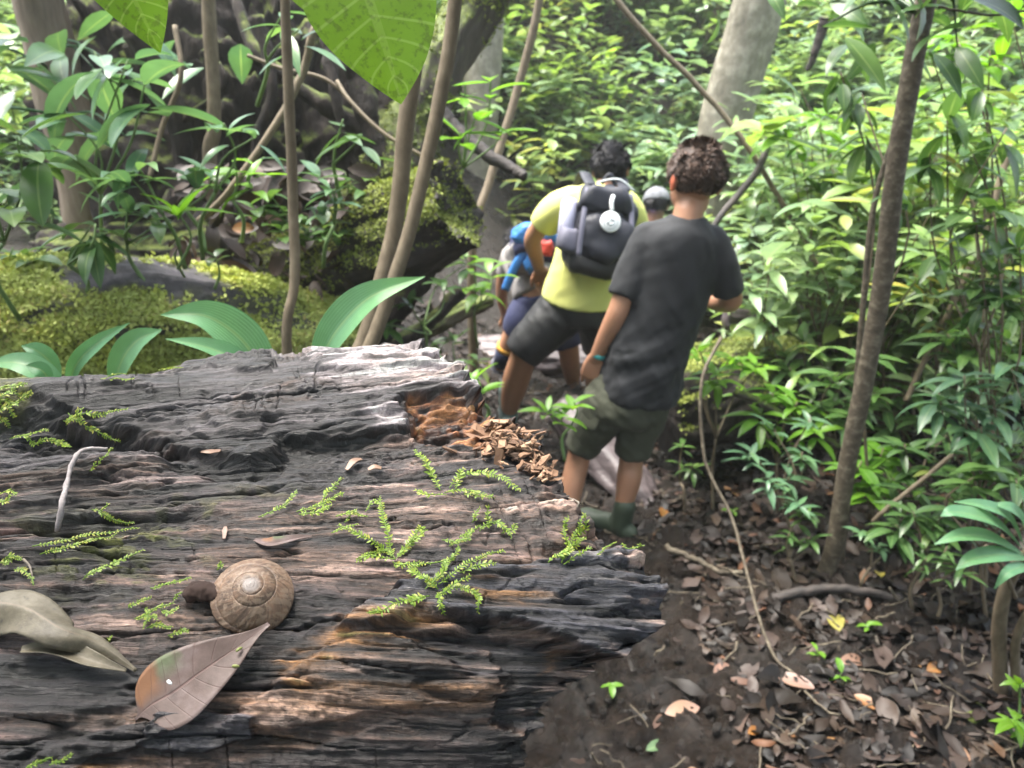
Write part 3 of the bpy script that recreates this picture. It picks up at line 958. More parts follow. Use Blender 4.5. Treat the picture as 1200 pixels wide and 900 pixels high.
def seedling(name, label, tips, base, L, W=.30, mat='leaf', m=7, el=.35, tone=.45, k=.7, kind='lance', cat='plant', group=None, stem='green_stem', r=.004, below=0):
    """a small plant: stems from one base to given tips, a whorl of leaves at each tip"""
    base = np.asarray(base, float)
    t = thing(name, label, cat, base, group)
    gl, gst = Geo(), Geo()
    tips = [np.asarray(q, float) for q in tips]
    fork = base * .5 + np.mean(tips, 0) * .5 + np.array([rng.normal(0, .02), rng.normal(0, .02), 0])
    if len(tips) > 1:
        V, F = tube(spline([base - [0, 0, .03], base * .5 + fork * .5 + rng.normal(0, .015, 3), fork], 9), np.linspace(r * 1.5, r, 9), 6)
        gst.add(V, F)
    for tp in tips:
        start = fork if len(tips) > 1 else base - np.array([0, 0, .03])
        mid = start * .5 + tp * .5 + rng.normal(0, .12 * np.linalg.norm(tp - start), 3) * [1, 1, .4]
        c = spline([start, mid, tp], 9)
        V, F = tube(c, np.linspace(r * .9, r * .5, 9), 6)
        gst.add(V, F)
        whorl(gl, tp, m, L, W, el, tone, k, kind)
        for b in range(below):
            q = c[int(len(c) * rng.uniform(.45, .9))]
            whorl(gl, q, 3, L * .8, W, el * .6, tone, k, kind)
    gst.build('stem', M[stem], t)
    gl.build('foliage', M[mat], t)
    return t

def spray(name, label, base, tip, L, W=.32, mat='leaf', n=14, tone=.45, k=.5, kind='lance', cat='plant', group=None, stem='bark_stem', r=.006, nb=5, bl=.3, sag=.0):
    """a shrub: one main stem with side twigs carrying alternate leaves"""
    base, tip = np.asarray(base, float), np.asarray(tip, float)
    t = thing(name, label, cat, base, group)
    gl, gst = Geo(), Geo()
    mid = (base + tip) / 2 + np.array([rng.normal(0, .05), rng.normal(0, .05), 0])
    main = spline([base - [0, 0, .03], mid, tip], 16)
    V, F = tube(main, np.linspace(r, r * .4, 16), 6)
    gst.add(V, F)
    runs = [main[8:]]
    for b in range(nb):
        s = main[int(rng.uniform(4, 15))]
        a = rng.uniform(0, 6.28)
        e = s + np.array([math.cos(a) * bl, math.sin(a) * bl, bl * rng.uniform(.1, .7)]) * rng.uniform(.6, 1.2)
        c = spline([s, (s + e) / 2 + [0, 0, .04], e - [0, 0, sag]], 9)
        V, F = tube(c, np.linspace(r * .5, r * .25, 9), 5)
        gst.add(V, F)
        runs.append(c)
    for c in runs:
        m = max(4, int(n / len(runs) * 1.6))
        u = np.linspace(.25, 1, m)
        pts = spline(c, 60)[(u * 59).astype(int)]
        tg = unit(c[-1] - c[0])
        side = unit(np.cross(tg, [0, 0, 1.0]))
        sg = np.where(np.arange(m) % 2, 1, -1)[:, None]
        d = tg * .55 + side * sg * .8 + rng.normal(0, .22, (m, 3))
        d[-1] = tg
        nn = np.array([0, 0, 1.0]) + rng.normal(0, .22, (m, 3))
        l = L * rng.uniform(.7, 1.15, m)
        leaves(gl, pts, d, nn, l, l * W, k + rng.normal(0, .25, m), np.clip(tone + rng.normal(0, .16, m), 0, 1), kind, rows=7, fold=.22)
    gst.build('stem', M[stem], t)
    gl.build('foliage', M[mat], t)
    return t

def down(p):
    return np.array([p[0], p[1], gz(p[0], p[1])])

# --- trees and bare stems: photo polyline, depths, radius
def trunk_tree(name, label, pts, r0, r1, mat, cat='tree', group=None, crown=None, n=26, sides=12, rough=.05, leafm='leaf', cl=.16, over=None):
    q = np.array([P(*p) for p in pts])
    if q[-1][2] > gz(*q[-1][:2]) - .02 and q[-1][2] < gz(*q[-1][:2]) + .8:
        b = down(q[-1]); b[2] -= .04
        q = np.vstack([q, b])
    q = q[::-1]
    c = spline(q, n * 2)
    c[:, :2] += (r0 * .25) * np.stack([fbm(np.stack([np.arange(n * 2) * .09, np.full(n * 2, r0 * 999)], 1), 2, 3), fbm(np.stack([np.arange(n * 2) * .09, np.full(n * 2, r0 * 77)], 1), 2, 8)], 1)
    rr = np.linspace(r0, r1, n * 2)
    rr[:4] *= np.array([1.5, 1.3, 1.15, 1.06])
    t = thing(name, label, cat, c[0], group)
    V, F = tube(c, rr, sides)
    N = V - np.vstack([np.repeat(c, sides, 0), c[:1], c[-1:]])
    nn = fbm(V * np.array([14, 14, 5]) / max(.5, r0 * 20), 3, 5)
    V = V + N * (rough * 2.5 * nn)[:, None]
    Geo().add(V, F).build('trunk', mat, t)
    if crown:
        gl = Geo()
        for (px, py, Y, m, sp) in crown:
            ctr = P(px, py, Y)
            pp = ctr + rng.normal(0, sp, (m, 3)) * [1, .8, .6]
            a = rng.uniform(0, 6.28, m)
            d = np.stack([np.cos(a), np.sin(a), rng.normal(-.35, .3, m)], 1)
            l = cl * rng.uniform(.7, 1.2, m)
            leaves(gl, pp, d, np.array([0, 0, 1.0]) + rng.normal(0, .3, (m, 3)), l, l * .34, rng.uniform(.2, 1, m), rng.uniform(.1, .7, m), 'lance', rows=6)
            s0 = c[np.argmin(np.linalg.norm(c - ctr, axis=1))]
            for j in range(3):
                e = pp[rng.integers(m)]
                V, F = tube(spline([s0, (s0 + e) / 2 + [0, 0, .04], e], 8), np.linspace(.006, .002, 8), 5)
                gl.add(V, F, tone=.0, across=1.0, along=.5)
        if over:  # unseen leaf canopy overhead, added to shade the foreground
            ox, oy, oz, sx, sy, sz, m, ll = over
            nb = m // 9
            cc = np.array([ox, oy, oz]) + rng.uniform(-1, 1, (nb, 3)) * [sx, sy, sz]
            for q in cc:
                V, F = tube(spline([c[-1], (c[-1] + q) / 2 + [0, 0, .2], q], 6), np.linspace(.02, .004, 6), 5)
                gl.add(V, F, tone=.0, across=1.0, along=.5)
            pp = np.repeat(cc, 9, 0) + rng.normal(0, .22, (nb * 9, 3))
            a = rng.uniform(0, 6.28, len(pp))
            d = np.stack([np.cos(a), np.sin(a), rng.normal(-.2, .3, len(pp))], 1)
            l = ll * rng.uniform(.7, 1.3, len(pp))
            leaves(gl, pp, d, np.array([0, 0, 1.0]) + rng.normal(0, .25, (len(pp), 3)), l, l * .42, rng.uniform(.2, .9, len(pp)), rng.uniform(.1, .7, len(pp)), 'oval', rows=4)
        gl.build('crown', M[leafm], t)  # visible crown together with any added shading canopy
    return t

trunk_tree('tree', 'slim dark brown leaning tree on the right, its foot in the leaf litter',
           [(1100, -60, 2.02), (1082, 10, 2.02), (1050, 180, 2.05), (1028, 350, 2.1), (1000, 500, 2.13), (975, 640, 2.15), (968, 682, 2.15)], .028, .022, M['bark_grey'],
           crown=[(1010, -40, 2.2, 18, .16), (960, 25, 2.3, 9, .12), (1050, 20, 1.95, 7, .10), (1150, -30, 2.1, 14, .2)], cl=.15, over=(1.2, -1.6, 3.2, 2.2, 1.9, .6, 1500, .26))  # last tuple: out-of-view leaves placed to shade the foreground
trunk_tree('thin_sapling', 'thin bare dark stem rising close beside the slim leaning tree',
           [(1050, 150, 2.18), (1022, 250, 2.2), (1008, 400, 2.2), (996, 540, 2.2), (985, 660, 2.2)], .012, .007, M['bark_grey'], 'sapling', sides=8)
trunk_tree('tree', 'thick pale grey trunk rising behind the head of the boy in black',
           [(905, -60, 5.2), (885, 10, 5.2), (862, 90, 5.25), (846, 160, 5.3), (830, 260, 5.35), (815, 400, 5.4)], .175, .155, M['bark_pale'], rough=.012)
trunk_tree('tree', 'pale greenish trunk standing in the thicket beyond the dead dark branch',
           [(570, -60, 6.0), (572, 40, 6.0), (563, 150, 6.0), (556, 260, 6.0), (550, 330, 6.0)], .15, .125, M['bark_pale'], rough=.012)
trunk_tree('tree', 'brown vine-wrapped trunk at the far left edge above the mossy log',
           [(35, -60, 2.9), (48, 10, 2.9), (75, 110, 2.9), (100, 210, 2.9), (115, 300, 2.9)], .105, .075, M['bark_brown'],
           crown=[(60, 75, 2.55, 14, .15), (140, 40, 2.6, 10, .13), (15, 130, 2.5, 12, .15)], leafm='leaf_blue', cl=.2, over=(-1.8, -1.2, 3.6, 1.4, 1.6, .5, 800, .26))  # last tuple: unseen canopy hung above the log to dim it
for k, (pts, r, lab) in enumerate([
    ([(480, -60, 1.62), (492, 20, 1.62), (476, 150, 1.6), (462, 270, 1.58), (440, 360, 1.55), (420, 425, 1.52)], .0185, 'brown sapling stem, left one of the crossing pair behind the log'),
    ([(538, -60, 1.55), (532, 20, 1.55), (510, 140, 1.53), (480, 270, 1.50), (448, 370, 1.47), (424, 430, 1.44)], .0145, 'thinner brown sapling stem, right one of the crossing pair behind the log'),
    ([(334, -60, 1.5), (335, 20, 1.5), (338, 130, 1.5), (343, 240, 1.5), (345, 330, 1.48), (338, 440, 1.45)], .0105, 'straight slim brown sapling stem standing alone behind the strap leaves'),
    ([(240, -60, 2.5), (245, 20, 2.5), (250, 80, 2.5), (250, 150, 2.5), (248, 200, 2.5)], .023, 'short thick brown stem against the black rotten stump'),
    ([(640, -60, 3.9), (628, 20, 3.9), (605, 110, 3.9), (575, 210, 3.8), (553, 290, 3.7)], .022, 'thin grey slanting stem left of the hikers in front of the thicket'),
]):
    trunk_tree('sapling', lab, pts, r, r * .85, M['bark_stem'], 'sapling', 'bare sapling stems', sides=10, rough=.05)

def vine(label, pts, r, mat, name='vine', cat='vine', sides=7, r1=None):
    c = spline([P(*p) for p in pts], 40)
    c += min(.6 * r, .006) * fbm(np.arange(120).reshape(40, 3) * .10 + r * 99, 2, 4)[:, None]
    V, F = tube(c, np.linspace(r, r1 or r * .8, 40), sides)
    return tag(Geo().add(V, F).build(name, mat), label, cat)

vine('brown vine slanting down across the thicket above the hikers', [(715, -10, 3.6), (770, 55, 3.6), (830, 115, 3.6), (880, 180, 3.55), (920, 245, 3.5), (955, 310, 3.4), (962, 420, 3.2), (975, 560, 3.0)], .013, M['bark_stem'])
vine('thin curved vine rooted in the litter right of the boy in black', [(845, 395, 2.3), (822, 450, 2.22), (826, 540, 2.15), (858, 610, 2.05), (880, 690, 1.9), (905, 765, 1.76), (930, 790, 1.70)], .0055, M['bark_grey'])
vine('thin diagonal stem crossing the black stump on the upper left', [(370, 30, 2.2), (352, 90, 2.2), (320, 150, 2.15), (268, 225, 2.1), (232, 260, 2.1)], .011, M['bark_stem'], 'bare_sapling', 'sapling')
vine('dark broken dead branch sticking out of the mossy leaning trunk', [(515, 130, 2.75), (535, 155, 2.72), (570, 180, 2.68), (600, 198, 2.64), (614, 208, 2.6)], .028, M['dark_wood'], 'dead_branch', 'branch', r1=.016)
vine('dark forked dead branch behind the neck of the boy in black', [(905, 150, 3.6), (890, 195, 3.5), (868, 225, 3.4), (848, 248, 3.3), (830, 275, 3.25)], .017, M['dark_wood'], 'dead_branch', 'branch')
vine('shrivelled black hanging dead branch in the thicket at the top', [(968, 20, 4.2), (960, 45, 4.2), (952, 70, 4.2), (946, 82, 4.2)], .03, M['rot'], 'dead_branch', 'branch', r1=.012)
vine('fine bare twig arching over the top right corner', [(1100, 8, 1.9), (1130, 14, 1.9), (1165, 18, 1.9), (1215, 10, 1.9)], .003, M['bark_grey'], 'twig', 'twig')
vine('bare pale stem leaning right through the shrubs right of the slim tree', [(1185, 170, 2.9), (1150, 280, 2.85), (1115, 360, 2.8), (1080, 430, 2.75), (1062, 470, 2.7)], .013, M['bark_stem'], 'bare_sapling', 'sapling')
vine('mossy fallen stick reaching from the mossy log towards the slim tree', [(862, 458, 2.6), (900, 478, 2.6), (940, 500, 2.58), (985, 525, 2.55)], .016, M['bark_moss'], 'mossy_stick', 'stick')
vine('pale thin root stick low among the shrubs right of the slim tree', [(1130, 520, 2.2), (1085, 560, 2.15), (1040, 595, 2.1), (1022, 612, 2.1)], .008, M['bark_stem'], 'stick', 'stick')
vine('dark thick dead branch half sunk in litter at the foot of the picture', [(1150, 835, 1.56), (1100, 870, 1.5), (1060, 905, 1.45), (1030, 930, 1.42)], .028, M['rot'], 'dead_branch', 'branch')
vine('slim brown stick standing crooked in the litter', [(1025, 745, 1.85), (1045, 790, 1.78), (1062, 815, 1.74)], .005, M['twig'], 'stick', 'stick')
vine('long dark twig lying in litter pointing at the mud path', [(975, 815, 1.68), (990, 850, 1.6), (1000, 900, 1.5)], .004, M['twig'], 'twig', 'twig')
vine('grey flat root lying across the foot of the slim tree', [(905, 700, 2.02), (960, 692, 2.03), (1010, 692, 2.02), (1065, 706, 1.98)], .016, M['dark_wood'], 'root', 'root')
vine('thin root crossing the mud path beside the green boot', [(780, 640, 2.25), (810, 655, 2.2), (840, 668, 2.17), (870, 672, 2.15)], .010, M['bark_grey'], 'root', 'root')
# ------------------------------------------------------------------ rotten wood and moss on the bank
def moss_on(geo, V, N, m, size, tone_fn, keep_fn):
    i = rng.integers(0, len(V), m * 3)
    k = keep_fn(V[i], N[i])
    i = i[rng.uniform(0, 1, len(i)) < k][:m]
    p, n = V[i] + rng.normal(0, .004, (len(i), 3)), N[i]
    r = rng.normal(0, 1, (len(i), 3))
    d = np.cross(n, r)
    d /= np.linalg.norm(d, axis=1)[:, None]
    d = d * .8 + n * rng.uniform(.15, 1.0, len(i))[:, None]
    l = size * rng.uniform(.5, 1.4, len(i))
    leaves(geo, p, d, n + .3 * r, l, l * .5, rng.uniform(-.2, 1.1, len(i)), np.clip(tone_fn(p) + rng.normal(0, .15, len(i)), 0, 1), 'oval', rows=2, fold=.3)

def log_tube(pts, rad, sides=120, n=160, amp=.03, seed=1, fibre=.01, broken=False):
    c = spline(np.array([P(*p) for p in pts]), n)
    r = np.interp(np.linspace(0, 1, n), np.linspace(0, 1, len(rad)), rad)
    V, F = tube(c, r, sides, ref=[0, 0, 1.0])
    cc = np.vstack([np.repeat(c, sides, 0), c[:1], c[-1:]])
    N = V - cc
    N /= np.maximum(1e-6, np.linalg.norm(N, axis=1))[:, None]
    ang = np.concatenate([np.tile(np.arange(sides) * 2 * np.pi / sides, n), [0, 0]])
    al = np.concatenate([np.repeat(np.linspace(0, 1, n) * np.linalg.norm(np.diff(c, axis=0), axis=1).sum(), sides), [0, 0]])
    q = np.stack([al * 4, np.cos(ang) * 2.2, np.sin(ang) * 2.2], 1)
    q2 = np.stack([al * 6, np.cos(ang) * 9, np.sin(ang) * 9], 1)
    V = V + N * (amp * fbm(q, 4, seed) + fibre * fbm(q2, 4, seed + 9))[:, None]
    if broken:                                   # splintered hollow end instead of a flat cut
        T = unit(c[-1] - c[-4])
        th = np.arange(sides) * 2 * np.pi / sides
        last = V[(n - 1) * sides:n * sides].copy()
        jag = .05 * fbm(np.stack([np.cos(th) * 3, np.sin(th) * 3], 1), 4, seed + 20)
        rings = [last + T * jag[:, None]]
        for k in range(1, 14):
            s = 1 - k / 14.5
            pr = c[-1] + (last - c[-1]) * s
            nn = fbm(pr * 30, 4, seed + 21)
            rings.append(pr + T * (jag * s - .06 * (1 - s) ** .7 + .03 * nn)[:, None])
        V = np.vstack([V[:n * sides]] + rings)
        F = [grid_faces(n + 14, sides, True)]
    return V, F

M['dead_brown_wet'] = leaf_mat('wet_brown_dead_leaf', [(0, (.012, .008, .006)), (.5, (.040, .025, .019)), (.85, (.085, .055, .043)), (1, (.15, .065, .025))], rough=.6, trans=.08, vein=0)
# mossy log right behind the big one
V, F = log_tube([(-260, 410, 1.75), (-40, 400, 1.88), (150, 385, 2.0), (300, 395, 2.15), (420, 400, 2.3)], [.22, .215, .20, .17, .10], amp=.05, seed=61)
t = thing('mossy_log', 'thick log covered in yellow-green moss with bare purple-grey patches on the left bank', 'log', V.mean(0))
o = Geo().add(V, F).build('wood', M['tinted_wood'], t)
Vw, Nw, _ = mesh_arrays(o.data)

bare = lambda p: fbm(p * [3.2, 3.2, 6], 3, 83)
x_, y_, _d = project(Vw)
BARE = [[(230, 350), (290, 345), (225, 310), (150, 300), (60, 318), (90, 345), (160, 335)], [(20, 380), (75, 362), (110, 350), (80, 350), (25, 365)], [(330, 390), (228, 355), (250, 330), (330, 340), (400, 400)]]
def mk(p, n):
    x, y, _ = project(p)
    j = 14 * fbm(p * 25, 2, 84)
    k = np.ones(len(p))
    for b, s in zip(BARE, (1, 1, .8)):
        k *= 1 - s * sstep(-6, 6, poly_sd(x + j, y + j, b))
    return k * sstep(-.6, .1, n[:, 2] + .3 * fbm(p * 9, 2, 85)) * sstep(-.75, -.35, fbm(p * 5, 3, 86))
kk = mk(Vw, Nw)[:, None]
paint(o, lambda V, N: np.array((.062, .056, .066)) * (1 - kk) + np.array((.26, .28, .06)) * kk)
gm = Geo()
moss_on(gm, Vw, Nw, 60000, .0135, lambda p: .55 + .45 * fbm(p * 5, 3, 87), mk)
gm.build('moss', M['moss'], t)

# thick mossy stub of a broken trunk, its dark end towards the path
V, F = log_tube([(300, 345, 2.5), (390, 310, 2.42), (450, 280, 2.34), (495, 262, 2.30), (535, 240, 2.27)], [.14, .145, .145, .14, .135], amp=.035, seed=63, broken=True)
t = thing('broken_trunk', 'mossy broken trunk stub with a dark open end beside the crossing saplings', 'log', V.mean(0))
o = Geo().add(V, F).build('wood', M['dark_wood'], t)
Vw, Nw, _ = mesh_arrays(o.data)
gm = Geo()
moss_on(gm, Vw, Nw, 26000, .0105, lambda p: .45 + .4 * fbm(p * 6, 3, 88), lambda p, n: sstep(-.2, .35, n[:, 2] - .2 * n[:, 0] + .45 * fbm(p * 8, 3, 89)))
gm.build('moss', M['moss_dark'], t)

# leaning mossy trunk
V, F = log_tube([(600, -70, 2.95), (562, 0, 2.92), (520, 70, 2.86), (490, 140, 2.8), (468, 200, 2.75), (440, 260, 2.75)], [.085, .085, .085, .09, .11, .13], sides=60, n=120, amp=.02, seed=65)
t = thing('mossy_tree', 'dark mossy trunk leaning up to the right above the black rotten stump', 'tree', V[-1])
o = Geo().add(V, F).build('trunk', M['bark_moss'], t)
Vw, Nw, _ = mesh_arrays(o.data)
gm = Geo()
moss_on(gm, Vw, Nw, 5000, .016, lambda p: .3 + .4 * fbm(p * 6, 3, 90), lambda p, n: sstep(.0, .5, fbm(p * 6, 3, 91) + .35))
gm.build('moss', M['moss_dark'], t)

# upturned root plate: black humus, roots and hollows
c0 = P(285, 180, 3.15)
nu, nv = 220, 160
u, v = np.meshgrid(np.linspace(0, 2 * np.pi, nu, endpoint=False), np.linspace(.02, np.pi - .02, nv), indexing='xy')
dirs = np.stack([np.sin(v) * np.cos(u), np.sin(v) * np.sin(u), np.cos(v)], -1).reshape(-1, 3)
R = np.array([.62, .34, .85])
rr = 1 + .34 * fbm(dirs * 2.3, 4, 95) + .20 * np.abs(fbm(dirs * 7, 4, 96)) + .10 * fbm(dirs * 24, 3, 97)
V = c0 + dirs * R * rr[:, None] + np.array([0, 0, -.12])
g = Geo().add(V, [grid_faces(nv, nu, True)[:, ::-1]])
t = thing('rotten_stump', 'big black rotten upturned stump with hanging roots and dead leaves', 'stump', down(c0))
g.build('wood', M['rot'], t)
rootgeo = []
for pts, r in [([(470, 200, 2.75), (420, 150, 2.7), (360, 110, 2.68), (300, 60, 2.7), (270, -20, 2.8)], .035),
               ([(410, 60, 2.75), (430, 130, 2.7), (445, 190, 2.68), (470, 250, 2.6)], .045),
               ([(160, 40, 2.6), (200, 120, 2.6), (215, 190, 2.58), (190, 260, 2.5)], .04),
               ([(520, 290, 2.75), (490, 330, 2.7), (455, 380, 2.7), (430, 430, 2.7)], .05),
               ([(545, 292, 2.7), (500, 290, 2.75), (450, 320, 2.75), (400, 350, 2.75)], .018),
               ([(540, 340, 2.9), (505, 375, 2.85), (470, 400, 2.8), (430, 405, 2.8)], .030),
               ([(300, 20, 2.65), (320, 100, 2.62), (300, 170, 2.6), (310, 240, 2.6)], .022),
               ([(240, 60, 2.62), (260, 100, 2.6), (205, 150, 2.58)], .018),
               ([(380, 20, 2.72), (390, 90, 2.66), (400, 150, 2.64)], .025)]:
    c = spline(np.array([P(*p) for p in pts]), 40)
    V, F = tube(c, np.linspace(r, r * .55, 40), 10)
    N = V - np.vstack([np.repeat(c, 10, 0), c[:1], c[-1:]])
    V = V + N * (.5 * fbm(V * 22, 3, 5))[:, None]
    Geo().add(V, F).build('root', M['rot'], t)

# wet log lying across the path behind the hikers, and the mossy hollow log on their right
V, F = log_tube([(540, 425, 4.6), (620, 428, 4.5), (690, 432, 4.4), (780, 440, 4.3), (860, 446, 4.3)], [.15, .16, .16, .15, .12], amp=.04, seed=67)
tag(Geo().add(V, F).build('path_log', M['wet_wood']), 'wet purple-grey log across the path behind the legs of the hikers', 'log')
V, F = log_tube([(1010, 470, 3.5), (940, 452, 3.3), (870, 455, 3.1), (810, 470, 2.95), (775, 480, 2.9)], [.13, .17, .20, .20, .16], amp=.05, seed=69)
t = thing('hollow_log', 'black log with pale moss on top lying just right of the boy in black', 'log', V.mean(0))
o = Geo().add(V, F).build('wood', M['rot'], t)
Vw, Nw, _ = mesh_arrays(o.data)
gm = Geo()
moss_on(gm, Vw, Nw, 16000, .014, lambda p: .5 + .4 * fbm(p * 6, 3, 92), lambda p, n: sstep(.35, .8, n[:, 2] + .5 * fbm(p * 6, 3, 93)))
gm.build('moss', M['moss_dark'], t)
V, F = log_tube([(1090, 400, 3.8), (1000, 385, 3.7), (920, 378, 3.7), (850, 372, 3.7)], [.09, .09, .085, .06], sides=40, n=80, amp=.02, seed=73)
tag(Geo().add(V, F).build('dead_log', M['wet_wood']), 'dark dead trunk lying through the leaves right of the elbow of the boy in black', 'log')
V, F = log_tube([(470, 400, 3.2), (500, 385, 3.3), (540, 365, 3.5), (575, 352, 3.6)], [.035, .04, .04, .03], sides=30, n=60, amp=.02, seed=74)
tag(Geo().add(V, F).build('mossy_branch', M['bark_moss']), 'mossy fallen branch slanting up left of the hikers', 'branch')
V, F = log_tube([(760, 590, 2.75), (735, 560, 2.85), (700, 520, 3.0), (660, 470, 3.2)], [.06, .10, .10, .08], sides=40, n=70, amp=.03, seed=76)
V[:, 2] -= .04
tag(Geo().add(V, F).build('sunken_root', M['wet_wood']), 'wet grey root hump in the mud behind the knees of the boy in black', 'root')

# dead leaves caught on the bank below the stump
g = Geo()
m = 230
pts = np.array([P(rng.uniform(215, 420), rng.uniform(190, 330), 2.33 + rng.uniform(-.1, .2)) for _ in range(m)])
a = rng.uniform(0, 6.28, m)
d = np.stack([np.cos(a), .4 * np.sin(a) - .4, rng.uniform(-.9, .2, m)], 1)
l = rng.uniform(.05, .11, m)
leaves(g, pts, d, np.array([0, -.6, .5]) + rng.normal(0, .6, (m, 3)), l, l * .42, rng.normal(.2, .9, m), np.clip(rng.beta(1.6, 2, m) + .0, 0, 1), 'oval', rows=5, fold=.3)
tag(g.build('caught_litter', M['dead_brown_wet']), 'brown dead leaves caught on the bank under the black stump', None, None, 'stuff')
# bank of humus that carries the mossy trunk and the seedlings
c0 = P(225, 335, 2.95)
dirs2 = dirs
rr = 1 + .22 * fbm(dirs * 3, 4, 98) + .06 * fbm(dirs * 14, 3, 99)
V = c0 + dirs * np.array([.62, .36, .30]) * rr[:, None]
tag(Geo().add(V, [grid_faces(nv, nu, True)[:, ::-1]]).build('humus_bank', M['rot']), 'black humus bank under the stump', None, None, 'structure')
g = Geo()
leaves(g, [P(272, 268, 2.2)], [[1, -.1, .12]], [[0, -.9, .5]], .062, .034, .5, .6, 'oval', rows=8)
tag(g.build('fallen_leaf', M['dead_orange']), 'single bright orange-yellow leaf caught above the mossy log', 'fallen leaf', 'single fallen leaves on the trail')

# ------------------------------------------------------------------ plants behind and left of the log
def hero(name, label, specs, mat, cat='plant', base=None, stem=None, r=.003):
    """broad leaves drawn one by one: (midrib [(px,py,Y)..], width m, tone, fold, tilt)"""
    pts0 = P(*specs[0][0][0])
    t = thing(name, label, cat, pts0 if base is None else base)
    g = Geo()
    for mid, wd, tone, fold, up in specs:
        c = spline(np.array([P(*p) for p in mid]), 26)
        tt = np.linspace(0, 1, 26)
        w = wd * leaf_profile(tt, 'strap' if name == "strap_plant" else 'lance')
        w = np.maximum(w, wd * .06 * (1 - tt) + .0008)
        ribbon(g, c, w, up, fold, 9, tone, cup=.12)
    g.build('foliage', M[mat], t)
    if stem is not None:
        gs = Geo()
        for s in stem:
            c = spline(np.array([P(*p) for p in s]), 14)
            V, F = tube(c, np.linspace(r * 1.2, r * .6, 14), 7)
            gs.add(V, F)
        gs.build('stem', M['green_stem'], t)
    return t

UPF = [0, -.75, .65]
hero('strap_plant', 'strap-leaved plant behind the log, two pale leaves arching left to pointed tips', [
    ([(322, 470, 1.08), (306, 432, 1.08), (280, 395, 1.08), (240, 370, 1.07), (188, 369, 1.05)], .060, .8, .25, [.35, -.8, .6]),
    ([(322, 470, 1.06), (285, 428, 1.05), (245, 408, 1.04), (194, 397, 1.02)], .032, .6, .3, [.2, -.5, .85]),
    ([(330, 470, 1.0), (290, 446, 1.0), (250, 443, 1.0)], .016, .3, .3, [.0, -.6, .8])], 'leaf_strap', stem=[[(322, 540, 1.08), (322, 468, 1.08)]])
hero('strap_plant', 'strap-leaved plant with one long pale leaf rising right behind the log top', [
    ([(368, 475, 1.12), (380, 415, 1.12), (405, 375, 1.12), (440, 345, 1.12), (498, 324, 1.13)], .055, .7, .3, [-.25, -.85, .5]),
    ([(400, 450, 1.05), (440, 425, 1.05), (480, 416, 1.06), (518, 418, 1.06)], .022, .3, .3, [0, -.5, .9])], 'leaf_strap', stem=[[(372, 540, 1.12), (368, 472, 1.12)]])
hero('strap_plant', 'low strap-leaved plant at the left end of the log, five short pale leaves', [
    ([(135, 470, 1.15), (140, 430, 1.15), (160, 400, 1.15), (190, 386, 1.15)], .042, .9, .2, [-.1, -.9, .4]),
    ([(80, 470, 1.12), (88, 430, 1.12), (115, 402, 1.12), (152, 378, 1.12)], .026, .6, .3, [.2, -.8, .5]),
    ([(70, 465, 1.1), (62, 430, 1.1), (45, 412, 1.1), (25, 405, 1.1)], .032, .8, .2, [0, -.9, .5]),
    ([(85, 470, 1.05), (55, 440, 1.05), (20, 425, 1.05), (-20, 428, 1.05)], .035, .7, .2, [0, -.6, .8]),
    ([(60, 452, 1.0), (50, 435, 1.0), (30, 428, 1.0)], .022, .2, .3, [.2, -.8, .5])], 'leaf_strap', stem=[[(90, 540, 1.12), (85, 468, 1.12)]])

def LP(name, label, tips, basepx, L, **kw):
    b = P(*basepx)
    return seedling(name, label, [P(*q) for q in tips], b, L, **kw)

LP('seedling', 'seedling with long drooping glossy blue-green leaves over the mossy log', [(160, 192, 1.75), (150, 205, 1.74)], (215, 300, 1.85), .135, m=6, W=.26, el=.2, k=.9, mat='leaf_blue', tone=.55)
LP('seedling', 'slender seedling with narrow pale leaves against the black stump', [(262, 145, 1.85), (300, 160, 1.85)], (236, 290, 1.95), .14, m=5, W=.24, el=.3, k=.5, mat='leaf_blue', tone=.6)
LP('seedling', 'pale green seedling with upright narrow leaves over the mossy log', [(208, 248, 1.75)], (206, 300, 1.78), .125, m=8, W=.25, el=.45, k=.5, mat='leaf_bright', tone=.4)
LP('seedling', 'dark drooping rosette of broad leaves left above the mossy log', [(112, 262, 1.80), (105, 268, 1.80)], (95, 345, 1.85), .125, m=6, W=.34, el=-.2, k=.9, mat='leaf', tone=.35)
LP('seedling', 'small bright leafed seedling below the brown stem on the stump', [(232, 215, 1.95), (250, 205, 1.95)], (238, 280, 1.95), .085, m=5, W=.5, el=.4, mat='leaf_blue', kind='oval', tone=.6)
LP('seedling', 'clump of tiny-leaved seedlings right of the single orange leaf', [(318, 230, 2.15), (345, 250, 2.15), (300, 245, 2.15), (360, 268, 2.15), (330, 270, 2.12), (380, 262, 2.2), (395, 275, 2.2)], (340, 310, 2.2), .075, m=6, W=.42, el=.4, kind='oval', tone=.5, below=1)
LP('seedling', 'seedling with two spread pairs of leaves on top of the mossy trunk stub', [(405, 205, 2.3), (425, 212, 2.3)], (415, 270, 2.45), .10, m=5, W=.3, el=.2, tone=.55)
LP('seedling', 'tiny three-leaved sprout standing on the mossy log', [(252, 300, 1.95)], (250, 325, 1.97), .055, m=4, W=.45, el=.5, kind='oval', tone=.7)
LP('seedling', 'drooping dry purple-brown seedling over the mossy log', [(213, 275, 1.85)], (214, 310, 1.88), .06, m=7, W=.4, el=-.7, mat='dead_brown', kind='oval', tone=.2)
LP('young_tree', 'young tree with broad bright leaves at the upper left', [(150, 70, 1.9), (110, 60, 1.95), (170, 95, 1.85), (60, 170, 1.9), (75, 130, 1.95)], (120, 330, 2.1), .17, m=5, W=.42, el=.0, k=.6, kind='oval', mat='leaf_blue', tone=.5)
